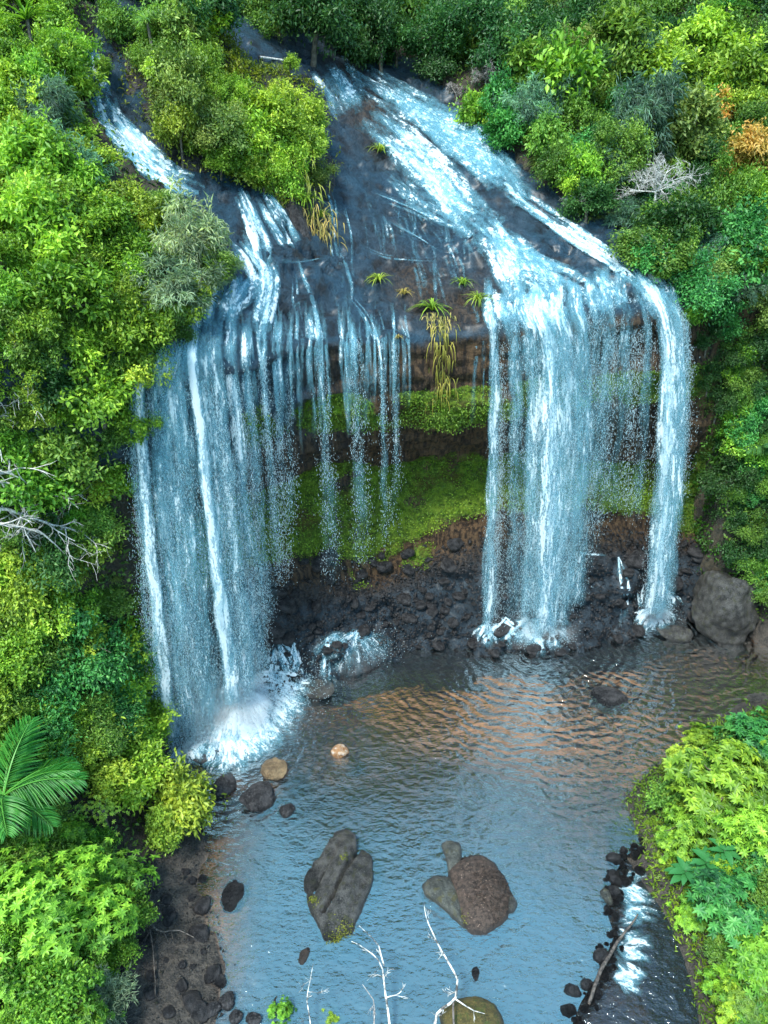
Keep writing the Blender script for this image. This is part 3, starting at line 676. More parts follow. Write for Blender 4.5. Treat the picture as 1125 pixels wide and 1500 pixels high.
Rw = waterfall('waterfall', 'broad white curtain of water falling right of the grass tufted ledge', [
    ((718, 455), (716, 915, ('y', 33.9)), .5, .6, .8, .6, dict(layers=3, nd=5000)), ((738, 460), (742, 905, ('y', 34.0)), .9, 1.0, .6, .2, dict(layers=2, nd=2000)),
    ((762, 460), (772, 928, ('y', 33.9)), .9, 1.2, .8, .45, dict(layers=3, nd=4500)), ((788, 462), (792, 938, ('y', 33.6)), 1.0, 1.3, 1.0, .66, dict(layers=4, nd=6500)),
    ((815, 462), (812, 928, ('y', 33.8)), 1.1, 1.4, .82, .55, dict(layers=3, nd=5500)), ((840, 455), (834, 880, ('y', 34.0)), 1.0, 1.2, .62, .3, dict(layers=3, nd=3500)),
    ((865, 445), (857, 820, ('y', 34.1)), .9, 1.1, .55, .12, dict(layers=2, nd=1800)), ((890, 438), (882, 770, ('y', 34.3)), .9, 1.1, .52, .08, dict(layers=2, nd=1500)),
    ((912, 432), (907, 740, ('y', 34.4)), .8, 1.0, .58, .1, dict(layers=2, nd=1200)), ((930, 430), (928, 760, ('y', 34.6)), .7, .9, .5, .1, dict(layers=2, nd=1000))])
Rn = waterfall('waterfall', 'narrow heavy water jet falling at the right edge of the cliff', [
    ((952, 432), (957, 895, ('y', 34.5)), .8, .9, .95, .75, dict(layers=4, nd=7000, pre=[(925, 400), (940, 415)])), ((966, 438), (966, 890, ('y', 34.6)), .6, 1.0, .7, .45, dict(layers=2, nd=3000)),
    ((980, 447), (979, 790, ('y', 35.0)), .5, .9, .65, .15, dict(layers=2, nd=2600)), ((990, 462), (991, 740, ('y', 35.3)), .35, .8, .5, .1, dict(layers=1, nd=1200))])
for lab, st in (('thin trickle dripping past the brown rock face, leftmost of four', ((468, 492), (486, 850, ('y', 31.2)), .4, 1.1, .6, .04, dict(layers=2, nd=900, pre=[(458, 440), (462, 465)]))),
                ('thin trickle in a wide veil down the middle of the cliff', ((520, 498), (530, 830, ('y', 32.0)), .45, 1.2, .5, .04, dict(layers=2, nd=800, pre=[(512, 460)]))),
                ('bright thin trickle next to the dark brown hollow', ((556, 500), (564, 790, ('y', 32.6)), .25, .6, .7, .05, dict(layers=2, nd=450, pre=[(545, 470)]))),
                ('faintest thin trickle, just left of the hanging grass', ((577, 503), (581, 760, ('y', 32.8)), .18, .5, .6, .04, dict(layers=2, nd=260)))):
    waterfall('trickle', lab, [st], 'trickle', 'thin trickles over the middle of the cliff')
# rills that run over the whole lip and break up on the face
mb = MB()
for k in range(95):
    px = rng.uniform(335, 600) if k < 70 else rng.uniform(700, 935); py = np.interp(px, (335, 450, 600, 700, 800, 935), (505, 498, 503, 470, 462, 436))
    path, nn = on_rock([(px - rng.uniform(-3, 12), py - rng.uniform(15, 70)), (px, py)], 5)
    if len(path) < 3: continue
    a_ = path[-1] + np.array((0, -.10, .03)); e_ = a_ + np.array((rng.normal(0, .05), -.45, -rng.uniform(2.2, 5.0))); pp_ = np.concatenate([path + nn * .05, drop_path(a_, e_, 16)])
    ribbon(mb, pp_, rng.uniform(.08, .3), np.array((.15, .52, .52, .3, 0)) * rng.uniform(.6, 1.1), .02, None, 500 + k)
tag(link('lip_rills', mb.mesh('lip_rills', M['fall'], True)), 'many thin rills slipping over the rounded lip of the cliff', 'trickle')

# ------------------------------------------------------------------ rocks
def boulder_mesh(seed, sub=3, sharp=.5):
    import bmesh
    bm = bmesh.new(); bmesh.ops.create_icosphere(bm, subdivisions=sub, radius=1)
    v = np.array([x.co[:] for x in bm.verts]); f = np.array([[x.index for x in q.verts] for q in bm.faces]); bm.free()
    r2 = np.random.default_rng(seed)
    for _ in range(9):                                   # flats knocked off
        d = unit(r2.normal(size=3)); lim = r2.uniform(.62, .92); s = v @ d; v = v - np.maximum(s - lim, 0)[:, None] * d * .85
    v = v * (1 + .22 * fbm(v * 1.5 + seed * 3, 3)[:, None] + .07 * fbm(v * 5 + seed, 3)[:, None])
    return v, f
STONE = []
for k in range(8):
    v, f = boulder_mesh(100 + k, 2); STONE.append(new_mesh('stone', v, [f], M['scree'], False))
BIG = []
for k in range(5):
    v, f = boulder_mesh(200 + k, 5); v = v * (1 + .035 * fbm(v * 9, 3)[:, None]); BIG.append((v, f))
def rock_at(name, px, py, wpx, hpx, label, m='scree', seed=0, zc=0.0, rz=None, group=None, tall=.6, bvh=None, cat='rock'):
    p = on_z(px, py, zc); dep = depth_of(p); v, f = BIG[seed % 5]
    sx = wpx / F * dep / 2; sy = max(.5 * sx, hpx / F * dep / 2 / .85); sz = min(sx, sy) * tall
    me = new_mesh(name, v * (sx, sy, sz), [f], M[m], False)
    o = link(name, me, None, (p[0], p[1], zc), (0, 0, rz if rz is not None else random.uniform(-.3, .3)))
    return tag(o, label, cat, group)
# big wedge rock in the pool, cracked lengthways
def outline_rock(name, px, ht, m, nring=16, seed=1, amp=.12, power=3.0, crack=None, parent=None, z0=0.0, drop=.5, tilt=0, chips=0):
    o = np.array([on_z(a, b, z0) for a, b in px]); c = o.mean(0)
    v, p = ring_mesh(o, ht, nring, seed, amp, power, 6, drop)
    if chips:
        r3 = np.random.default_rng(seed + 40); half = np.abs(o - c).max(0)[:2].mean(); q = (v - c) / (half, half, ht)
        for _ in range(chips):
            d = r3.normal(size=3) * (1, 1, .5); d[2] = abs(d[2]) + .75; d = d / np.linalg.norm(d); sc_ = q @ d; lim = r3.uniform(.68, .93) * sc_.max(); q = q - np.maximum(sc_ - lim, 0)[:, None] * d * .95 * np.clip((v[:, 2:] - z0 - .05) / (.3 * ht), 0, 1)
        v = c + q * (half, half, ht); v[:, 2] += fbm(v * 6 + seed, 3) * .05
    if crack is not None:
        for (a, b, dpt, wid) in crack:
            A, B = on_z(*a)[:2], on_z(*b)[:2]; d = B - A; L2 = (d ** 2).sum()
            tt = np.clip(((v[:, :2] - A) @ d) / L2, 0, 1); dist = np.linalg.norm(v[:, :2] - (A + tt[:, None] * d), axis=1) + .05 * fbm(v * 3, 2)
            v[:, 2] -= dpt * np.exp(-(dist / wid) ** 2) * (v[:, 2] > z0 + .02)
    if tilt: v[:, 2] += (v[:, 1] - c[1]) * tilt * (v[:, 2] > z0)
    return link(name, new_mesh(name, v, p, M[m], False), parent)
o = outline_rock('boulder', [(443, 1290), (462, 1262), (487, 1228), (505, 1220), (522, 1226), (524, 1250), (536, 1247), (547, 1258), (546, 1290), (538, 1320), (524, 1360), (515, 1392), (498, 1401), (478, 1395), (466, 1372), (452, 1335)], .95, 'boulder', 34, 4, .26, 5.5,
                 [((502, 1236), (458, 1312), .22, .055), ((528, 1246), (476, 1340), .45, .08), ((545, 1275), (515, 1335), .12, .07), ((470, 1270), (455, 1300), .1, .08)], tilt=.10, chips=14)
tag(o, 'big wedge shaped grey boulder with long cracks standing in the pool', 'boulder')
root = empty('boulder', on_z(690, 1305)); tag(root, 'round boulder capped with brown gravel, pale rock on its left', 'boulder')
rp = -Vector(root.location)
for nm, px, ht, m, sd in (('gravel_cap', [(655, 1275), (672, 1258), (690, 1250), (712, 1252), (730, 1268), (745, 1290), (757, 1322), (742, 1350), (712, 1370), (690, 1370), (672, 1350), (660, 1320)], .6, 'gravelly', 5),
                          ('rock_lobe', [(615, 1295), (636, 1282), (660, 1284), (676, 1310), (684, 1340), (684, 1366), (668, 1352), (640, 1325), (620, 1312)], .5, 'pale', 6),
                          ('rock_lobe', [(643, 1234), (660, 1230), (676, 1234), (678, 1262), (672, 1284), (656, 1284), (654, 1262)], .38, 'pale', 7),
                          ('rim_stone', [(738, 1320), (752, 1312), (760, 1325), (752, 1340), (740, 1340)], .35, 'boulder', 8)):
    x = outline_rock(nm, px, ht, m, 12, sd, .16, 3.0, parent=root); x.location = rp
mbp = MB(); cg = on_z(707, 1312); npb = 900
a = rng.uniform(0, 6.28, npb); r_ = np.sqrt(rng.uniform(0, 1, npb)) * 1.15
pp = np.stack([cg[0] + np.cos(a) * r_ * .95, cg[1] + np.sin(a) * r_ * 1.2, .62 * (1 - (r_ / 1.25) ** 3) + rng.normal(0, .02, npb)], 1)
drops(mbp, pp, rng.uniform(.02, .055, npb), rng.uniform(.015, .035, npb))
x = link('pebbles', mbp.mesh('pebbles', M['gravelly']), root, rp); x['kind'] = 'stuff'
p = on_z(1064, 888, 1.5); v, f = BIG[2]; v = v * (1 + .10 * fbm(v * 2.3 + 4, 4)[:, None])
tag(link('boulder', new_mesh('boulder', v * (2.0, 1.9, 2.35), [f], M['boulder'], False), None, p, (0.1, -.25, .6)), 'huge rounded grey boulder beside the right shore of the pool', 'boulder')
rock_at('rock', 403, 1127, 40, 34, 'tan brown rock with pale wet streaks just below the left splash', 'tan', 1, .1)
rock_at('rock', 497, 1101, 26, 22, 'small orange and white rock alone in the open water', 'orange', 2, .05)
rock_at('rock', 377, 1168, 54, 44, 'dark oval boulder in shallow water below the tan rock', 'scree', 3, .1, .5)
rock_at('rock', 421, 1187, 24, 24, 'small dark stone right of the dark oval boulder', 'scree', 4, .05)
rock_at('rock', 327, 1153, 34, 42, 'dark grey rock under the tip of the lime shrub', 'scree', 2, .05)
rock_at('rock', 300, 1105, 46, 26, 'wet black rock at the left foot of the tall curtain', 'scree', 0, .3)
rock_at('rock', 342, 1312, 34, 46, 'dark half sunken rock off the brown left bank', 'scree', 1, -.1)
rock_at('rock', 445, 1400, 14, 24, 'small reddish stone left of the wedge boulder tip', 'gravelly', 3, .02)
rock_at('rock', 697, 1426, 12, 20, 'small dark upright stone below the gravel capped boulder', 'scree', 4, .02)
rock_at('rock', 893, 1022, 56, 32, 'flat black rock awash in the brown right of the pool', 'scree', 0, -.05)
rock_at('rock', 467, 1010, 50, 32, 'pale grey rock at the water edge left of the wet oval slab', 'boulder', 1, .2)
rock_at('rock', 988, 928, 54, 28, 'long low rock right of the narrow jet splash', 'boulder', 3, .15)
rock_at('rock', 930, 914, 26, 24, 'small dark rock left of the narrow jet splash', 'scree', 2, .15)
rock_at('rock', 902, 885, 26, 36, 'smooth reddish dark rock on the pile between both right falls', 'scree', 1, .7)
rock_at('rock', 880, 860, 22, 20, 'orange brown stone on top of the pile between falls', 'tan', 2, 1.4)
rock_at('rock', 882, 882, 20, 20, 'lower orange brown stone on the pile between falls', 'tan', 4, .9)
rock_at('rock', 1018, 838, 36, 24, 'bluish flat topped stone above the huge rounded boulder', 'boulder', 0, 2.2)
rock_at('rock', 1112, 1025, 34, 22, 'grey rock at the right frame edge by the shrub', 'boulder', 1, .2)
rock_at('rock', 332, 1466, 24, 24, 'black round rock in the lower left shallows', 'scree', 3, .1)
rock_at('rock', 310, 1478, 30, 22, 'black rock at the end of the lower left bank', 'scree', 4, .15)
rock_at('rock', 372, 1492, 24, 16, 'black rock at the bottom edge beside the shrub tip', 'scree', 1, .1)
rock_at('rock', 345, 1490, 20, 18, 'smaller black rock between the two bottom left rocks', 'scree', 2, .1)
rock_at('rock', 404, 1470, 18, 30, 'pale sunken stone in the blue shallows near the bottom', 'pale', 2, -.12)
rock_at('rock', 888, 1313, 16, 24, 'pale greenish stone beside the line of outflow stones', 'pale', 3, .05)
o = outline_rock('boulder', [(640, 1480), (665, 1464), (700, 1462), (728, 1472), (740, 1500), (735, 1530), (650, 1530)], .7, 'mossy', 10, 11, .2, 2.5)
tag(o, 'boulder overgrown with orange and green moss at the bottom edge', 'boulder')
for px, py, wd, hh, zz, lab in ((350, 1045, 96, 90, .3, 'dome rock buried in white splash below the tall curtain'), (520, 960, 100, 76, .1, 'low wet slab with a bluish veil of water over it'), (865, 880, 74, 96, .2, 'dark heap of rock between the two right falls')):
    rock_at('boulder', px, py, wd, hh, lab, 'scree', int(px) % 5, zz, 0, None, .8, cat='boulder')
for k, (px, py, wd) in enumerate(((712, 936, 26), (738, 930, 30), (758, 944, 26), (782, 950, 30), (806, 944, 28), (826, 936, 26), (842, 925, 30), (726, 948, 18))):
    rock_at('rock', px, py, wd, wd * .8, 'wet dark rock the broad right curtain splashes on, %s' % ('leftmost', 'second from left, upper', 'in the middle, lower left', 'lowest, in the middle', 'right of the middle', 'second from the right', 'rightmost', 'small one at the lower left')[k], 'scree', k, .15, None, 'rocks under the broad right curtain', .8)
# loose stones at the foot of the cliff: those one can tell apart, then the finer rubble
n_st = 0; k = 0
while n_st < 180 and k < 6000:
    k += 1; px = rng.uniform(380, 1090); py = rng.uniform(760, 960)
    if px < 1000 and py < 800: continue
    h = hit(bvh_rock, px, py)
    if h is None or h[0][2] < -.1 or h[0][2] > 6.2 or h[0][1] > 38.2: continue
    s = rng.uniform(.16, .42) if rng.uniform() < .8 else rng.uniform(.42, .75)
    o = link('stone', STONE[k % 8], None, h[0] + (0, 0, s * .3), (rng.uniform(-.4, .4), rng.uniform(-.4, .4), rng.uniform(0, 6.28)), (s, s * rng.uniform(.6, 1), s * rng.uniform(.45, .8)))
    left = px < 690
    tag(o, 'loose dark stone on the rubble between the tall left and broad right curtains' if left else 'loose dark stone on the rubble below the right falls', 'stone', 'loose stones left of the right falls' if left else 'loose stones around the right falls')
    n_st += 1
wp_, _ = resample(np.array(weir), .1)
for k in range(120):
    q = wp_[int(rng.uniform(0, .93) * len(wp_))]; s_ = rng.uniform(.07, .15) if k % 5 else rng.uniform(.15, .30)
    o = link('stone', STONE[k % 8], None, (q[0] + rng.normal(.06, .24), q[1] + rng.normal(0, .2), rng.uniform(-.12, .04)), (rng.uniform(-.4, .4), rng.uniform(-.4, .4), rng.uniform(0, 6.28)), (s_ * 1.3, s_, s_ * .8)); tag(o, 'black stone in the line that dams the pool by the driftwood log', 'stone', 'stones damming the outflow')
for (poly, n, lab, grp, zr) in (([(210, 1400), (205, 1260), (280, 1240), (310, 1290), (330, 1480), (150, 1490)], 32, 'dark stone lying on the brown left bank', 'stones on the left bank', 0.0),):
    poly = np.array(poly, float); lo, hi = poly.min(0), poly.max(0); c = 0
    while c < n:
        q = rng.uniform(lo, hi)
        if not inpoly(q[None], poly)[0]: continue
        c += 1; h = hit(bvh_gnd, *q); p = h[0].copy(); p[2] = max(p[2], -.1); s = rng.uniform(.10, .24) if rng.uniform() < .75 else rng.uniform(.24, .42)
        o = link('stone', STONE[c % 8], None, p, (rng.uniform(-.4, .4), rng.uniform(-.4, .4), rng.uniform(0, 6.28)), (s * 1.2, s, s * .8)); tag(o, lab, 'stone', grp)
sc = np.nonzero((T > 12.3) & (T < 14.2) & (V[:, 0] > -9) & (V[:, 0] < 20))[0]; sel = rng.choice(sc, 7000)
mbp = MB(); drops(mbp, V[sel] + rng.normal(0, .06, (7000, 3)), rng.uniform(.05, .16, 7000), rng.uniform(.04, .12, 7000))
tag(link('rubble', mbp.mesh('rubble', M['scree'])), 'fine black rubble at the foot of the cliff', kind='stuff')
tg = np.nonzero((gv[:, 2] > -.05) & (gv[:, 2] < 1.2) & (gv[:, 1] < 26) & (np.abs(gv[:, 0]) < 15))[0]; sel = rng.choice(tg, 5000)
mbp = MB(); drops(mbp, gv[sel] + rng.normal(0, .12, (5000, 3)) * (1, 1, .1), rng.uniform(.02, .09, 5000), rng.uniform(.02, .06, 5000))
tag(link('gravel', mbp.mesh('gravel', M['boulder'])), 'grey gravel strewn along the pool banks', kind='stuff')

# ------------------------------------------------------------------ splash where the water lands
allrock = [o for o in S.objects if o.type == 'MESH' and o.name.split('.')[0] in ('boulder', 'rock')]
bpy.context.view_layer.update()
sv, sf, off = [], [], 0
for o in allrock + [rock]:
    me = o.data; mw = o.matrix_world; vv = np.empty(len(me.vertices) * 3); me.vertices.foreach_get('co', vv); vv = vv.reshape(-1, 3)
    mwn = np.array(mw); vv = vv @ mwn[:3, :3].T + mwn[:3, 3]; sv.append(vv); sf += [tuple(x + off for x in p.vertices) for p in me.polygons]; off += len(vv)
wq = np.array([(-14, 4, .01), (26, 4, .01), (26, 40, .01), (-14, 40, .01)]); sv.append(wq); sf.append((off, off + 1, off + 2, off + 3))
bvh_splash = BVHTree.FromPolygons([tuple(x) for x in np.concatenate(sv)], sf)
def splash(parent, fans, mist, seed):
    mb = MB()
    for k, (c, tips, wpx, d) in enumerate(fans):
        for q, tp in enumerate(tips):
            mid = ((c[0] + tp[0]) / 2 + rng.normal(0, 3), (c[1] + tp[1]) / 2 - 3)
            path, nn = on_rock([c, mid, tp], 4, bvh_splash)
            if len(path) < 3: continue
            wm = wpx / F * depth_of(path[0])
            ribbon(mb, path, np.array((wm * .6, wm, wm * 1.2)), np.array((d, d, d * .7, d * .1)), .07, smooth(nn, 2), seed * 31 + k * 17 + q)
    o = link('splash', mb.mesh('splash', M['splash'], True), parent, -Vector(parent.location)); o['kind'] = 'stuff'
    dm = MB()
    for (c, rx, ry, rz, n, z0) in mist:
        p = on_z(*c, z0); q = rng.normal(0, 1, (n, 3)) * (rx, ry, rz); q[:, 2] = np.abs(q[:, 2]); drops(dm, p + q, rng.uniform(.006, .03, n), rng.uniform(.006, .04, n))
    o = link('splash_spray', dm.mesh('splash_spray', M['drop']), parent, -Vector(parent.location)); o['kind'] = 'stuff'
def arc(c, rx, ry, a0, a1, n): return [(c[0] + rx * math.cos(R(a)) * rng.uniform(.8, 1.15), c[1] + ry * math.sin(R(a)) * rng.uniform(.8, 1.15)) for a in np.linspace(a0, a1, n)]
splash(Lw, [((348, 1000), arc((352, 1032), 92, 84, -20, 165, 60), 11, 1.05), ((350, 1008), arc((350, 1040), 62, 60, -30, 200, 40), 15, 1.1), ((262, 1080), arc((268, 1098), 44, 28, -20, 200, 30), 10, 1.0),
            ((372, 985), arc((380, 990), 80, 80, 0, 85, 26), 8, .95), ((400, 930), arc((405, 950), 55, 75, 30, 115, 16), 8, .5), ((330, 1055), arc((335, 1075), 75, 60, 10, 170, 34), 15, .95), ((395, 1010), arc((390, 1020), 58, 50, -10, 90, 20), 9, .9),
            ((430, 935), arc((432, 950), 20, 62, 60, 120, 7), 7, .5), ((480, 935), arc((480, 945), 22, 62, 60, 120, 7), 8, .45), ((520, 925), arc((520, 945), 60, 50, 0, 180, 14), 16, .34), ((490, 930), arc((490, 945), 45, 46, 30, 150, 9), 12, .36)],
       [((345, 1035), 1.5, 1.1, .8, 9000, .3), ((265, 1085), .9, .7, .8, 5000, .1), ((395, 1000), 1.3, 1.0, .8, 4500, .3), ((510, 950), 1.3, .7, .5, 2000, .5)], 1)
splash(Rw, [((715, 910), arc((715, 922), 24, 28, 20, 160, 14), 7, .7), ((740, 905), arc((745, 915), 44, 32, 20, 160, 18), 8, .6), ((795, 900), arc((795, 915), 40, 42, 0, 180, 34), 9, .85), ((830, 860), [(826, 900), (835, 890), (822, 915), (840, 905)], 6, .7), ((770, 908), arc((770, 918), 36, 32, 20, 160, 18), 8, .65)],
       [((790, 940), .8, .35, .45, 5000, .2), ((715, 930), .4, .3, .35, 1800, .2), ((750, 930), .7, .3, .35, 2600, .2)], 2)
splash(Rn, [((957, 888), arc((957, 900), 32, 32, 0, 180, 28), 8, 1.0), ((905, 815), [(905, 850), (925, 880), (915, 910), (908, 918)], 5, .5), ((920, 850), [(918, 905), (912, 915), (925, 890)], 5, .55), ((975, 860), [(990, 890), (985, 900), (1000, 885)], 6, .8), ((850, 815), [(838, 850), (835, 870)], 5, .6), ((845, 812), [(870, 808), (890, 815)], 4, .5), ((940, 850), [(935, 900), (945, 905)], 6, .8)],
       [((957, 905), .5, .3, .5, 4000, .2), ((915, 912), .35, .25, .25, 900, .2)], 3)

def mist(c, z0, size, dens, label):
    import bmesh
    p = on_z(*c, z0); bm = bmesh.new(); bmesh.ops.create_icosphere(bm, subdivisions=3, radius=1); me = bpy.data.meshes.new('mist'); bm.to_mesh(me); bm.free()
    m, nt, out = mat('mist'); n = N(nt); o_ = n.new('ShaderNodeTexCoord').outputs['Object']
    r_ = n.vmath('LENGTH', o_); dn = n.math('MULTIPLY', n.ramp(r_, 1.0, .15), n.math('MULTIPLY', n.ramp(n.noise(o_, 2.2, 3), .35, .7), dens))
    vp = n.new('ShaderNodeVolumePrincipled'); vp.inputs['Color'].default_value = (.93, .96, .98, 1); n.link(dn, vp.inputs['Density']); n.link(vp.outputs[0], out.inputs['Volume']); me.materials.append(m)
    tag(link('mist', me, None, p, (0, 0, 0), size), label, kind='stuff')
mist((325, 1045), .9, (3.0, 2.2, 2.2), 1.0, 'pale spray mist around the foot of the tall curtain')
mist((790, 925), .8, (2.6, 1.3, 1.7), 1.1, 'pale spray mist around the foot of the broad curtain')
mist((955, 900), .7, (1.3, 1.0, 1.3), 1.2, 'pale spray mist around the foot of the narrow jet')
# ------------------------------------------------------------------ plants
def leaves_mesh(mb, c, d, up, L_, W_, tone, fold=.18, bend=.12):
    """folded leaves: base c, direction d, blade normal up"""
    side = unit(np.cross(d, up)); up = np.cross(side, d); L_ = np.broadcast_to(L_, (len(c),))[:, None]; W_ = np.broadcast_to(W_, (len(c),))[:, None]
    b = c; m = c + d * L_ * .48; t = c + d * L_ - up * L_ * bend
    r = m + side * W_ * .5 + up * W_ * fold; l = m - side * W_ * .5 + up * W_ * fold
    v = np.stack([b, r, t, l], 1).reshape(-1, 3); k = np.arange(len(c))[:, None] * 4
    mb.add(v, [np.concatenate([k + (0, 1, 2), k + (0, 2, 3)])], {'tone': np.repeat(tone, 4)})
def crown_points(r, n, flat=.95, lobes=16, shell=.8):
    lc = unit(r.normal(size=(lobes, 3))) * r.uniform(.25, .95, (lobes, 1)) ** .8; lc[:, 2] = np.abs(lc[:, 2]) * 1.25 - .5; lr = r.uniform(.13, .34, lobes)
    lc[:, :2] *= r.uniform(.75, 1.25, 2)
    k = r.choice(lobes, n * 2, p=lr ** 2 / (lr ** 2).sum()); dd = unit(r.normal(size=(n * 2, 3))); dd[:, 2] = np.where(r.uniform(size=n * 2) < .7, np.abs(dd[:, 2]), dd[:, 2])
    rad = np.where(r.uniform(size=n * 2) < shell, r.uniform(.75, 1.15, n * 2), r.uniform(.2, .9, n * 2)) * (1 + .7 * fbm(dd * 1.7 + k[:, None] * 3.3, 2))
    p = lc[k] + dd * (lr[k] * rad)[:, None] * (1.15, 1.15, .85); p[:, 2] *= flat
    keep = np.nonzero(fbm(p * 3.4 + r.uniform(0, 50), 2) > -.08)[0]; keep = keep[:n] if len(keep) >= n else r.choice(keep, n)
    return p[keep], unit(dd[keep] + lc[k[keep]] * .6), lc * (1, 1, flat), k[keep]
def crown(kind, seed, n):
    r = np.random.default_rng(seed); mb = MB(); RR = 1.5
    ncl = {'small': n // 9, 'rosette': n // 8, 'whorl': n // 8, 'bud': n // 6, 'wispy': n // 16, 'broad': n // 5, 'fine': n // 10}[kind]
    per = max(1, n // ncl)
    p, dd, lc, lk = crown_points(r, ncl, lobes=int(r.integers(18, 30)), shell=.85)
    sh = r.uniform(size=ncl) < .16; p = p + dd * (sh * r.uniform(.05, .38, ncl))[:, None]; p = p * RR * np.where(p[:, 2:] < 0, (1.06, 1.06, 1.3), (1, 1, 1)); lt = r.uniform(0, 1, 40); ct = r.uniform(0, 1, ncl) * .35 + lt[lk] * .35 + (fbm(p * 1.2 + seed, 2) + .5) * .3
    k = np.repeat(np.arange(ncl), per); m = len(k); q = p[k]; o = dd[k]; tone = np.clip((ct[k] - .5) * 1.25 + .5 + r.normal(0, .16, m), 0, 1)
    if kind in ('small', 'fine', 'broad'):
        sp_, L_, W_ = {'small': (.14, .225, .11), 'fine': (.15, .165, .078), 'broad': (.17, .32, .17)}[kind]
        c = q + r.normal(0, sp_, (m, 3)); d = unit(o * .5 + r.normal(0, .75, (m, 3)) + (0, 0, -.15)); up = unit(o * .5 + (0, 0, .9) + r.normal(0, .45, (m, 3)))
        leaves_mesh(mb, c, d, up, L_ * r.uniform(.55, 1.45, m), W_ * r.uniform(.7, 1.35, m), tone)
    elif kind in ('rosette', 'bud', 'whorl'):
        ax = unit(o * .7 + (0, 0, .9) + r.normal(0, .25, (m, 3))); ax = ax.reshape(ncl, per, 3)[:, :1].repeat(per, 1).reshape(-1, 3)
        a = np.tile(np.arange(per) * 6.283 / per, ncl) + np.repeat(r.uniform(0, 6, ncl), per)
        e1 = unit(np.cross(ax, (0.3, .9, .1))); e2 = np.cross(ax, e1); rad = np.cos(a)[:, None] * e1 + np.sin(a)[:, None] * e2
        up_ = np.repeat(r.uniform(.05, .6, ncl), per)[:, None]
        d = unit(rad + ax * up_ + r.normal(0, .12, (m, 3))); L_ = .25 if kind == 'rosette' else .15
        leaves_mesh(mb, q + ax * .02, d, ax, L_ * r.uniform(.75, 1.2, m), L_ * .42 * r.uniform(.8, 1.2, m), tone, .1, .3)
    else:
        c = q + r.normal(0, .09, (m, 3)); d = unit(o * .7 + r.normal(0, .5, (m, 3)) + (0, 0, -.25))
        leaves_mesh(mb, c, d, unit(o * .4 + (0, 0, .9) + r.normal(0, .4, (m, 3))), r.uniform(.22, .42, m), r.uniform(.026, .045, m), tone, .1, .35)
    me = mb.mesh('crown', M['leaf'])
    tb = MB(); base = np.array((0, 0, -2.6))
    fork = np.array((0.1 * r.normal(), .1 * r.normal(), -.55)); tube(tb, [base, (base + fork) / 2 + r.normal(0, .06, 3), fork], (.11, .09, .075), 6)
    for c in lc[:8] * RR:
        mid = fork * .45 + c * .55 + r.normal(0, .12, 3); tube(tb, [fork, mid, c, c * 1.2 + (0, 0, .1)], (.06, .042, .025, .01), 5)
    return me, tb.mesh('trunk', M['bark'], True)
SPEC = {}
for kind, n, var in (('small', 5600, 5), ('fine', 7000, 4), ('rosette', 4200, 3), ('whorl', 8800, 2), ('bud', 700, 1), ('wispy', 5600, 3), ('broad', 2000, 3)):
    SPEC[kind] = [crown(kind, 11 * q + len(kind) * 131, n) for q in range(var)]
n_tree = 0
def leafy(px, py, rpx, kind, colr, label, hc=None, name='leafy_tree', cat='tree', group=None, flat=1.0, surf=None, var=None):
    global n_tree
    h = hit(surf or bvh_all, px, py, 1.6)
    if h is None: return None
    rw = rpx / F * depth_of(h[0]); hc_ = hc if hc is not None else max(.7, min(3.2, rw * 1.15))
    h = hit(surf or bvh_all, px, py, hc_)
    if h is None: return None
    g = h[0]; rw = rpx / F * depth_of(g + (0, 0, hc_))
    s = rw / 1.5; root = empty(name, g, random.uniform(0, 6.28)); tag(root, label, cat, group)
    cm, tm = SPEC[kind][(n_tree if var is None else var) % len(SPEC[kind])]; n_tree += 1
    c = link('crown', cm, root, (0, 0, hc_), (random.uniform(-.28, .28), random.uniform(-.28, .28), 0), (s * random.uniform(.85, 1.15), s * random.uniform(.85, 1.15), s * flat * random.uniform(.85, 1.3)))
    f = random.uniform(.95, 1.6); c.color = (colr[0] * f * random.uniform(.9, 1.1), colr[1] * f, colr[2] * f, 1)
    zs = (hc_ + .1) / 2.6
    t = link('trunk', tm, root, (0, 0, hc_), (0, 0, 0), (s, s, zs))
    return root
LIME, YEL, EMER, MID, DARK, TEAL, OLIVE, GREY, TAN, BRI = (.165, .285, .026), (.225, .315, .035), (.050, .205, .045), (.105, .20, .028), (.034, .095, .022), (.15, .27, .19), (.15, .215, .045), (.27, .35, .22), (.46, .29, .06), (.130, .275, .026)
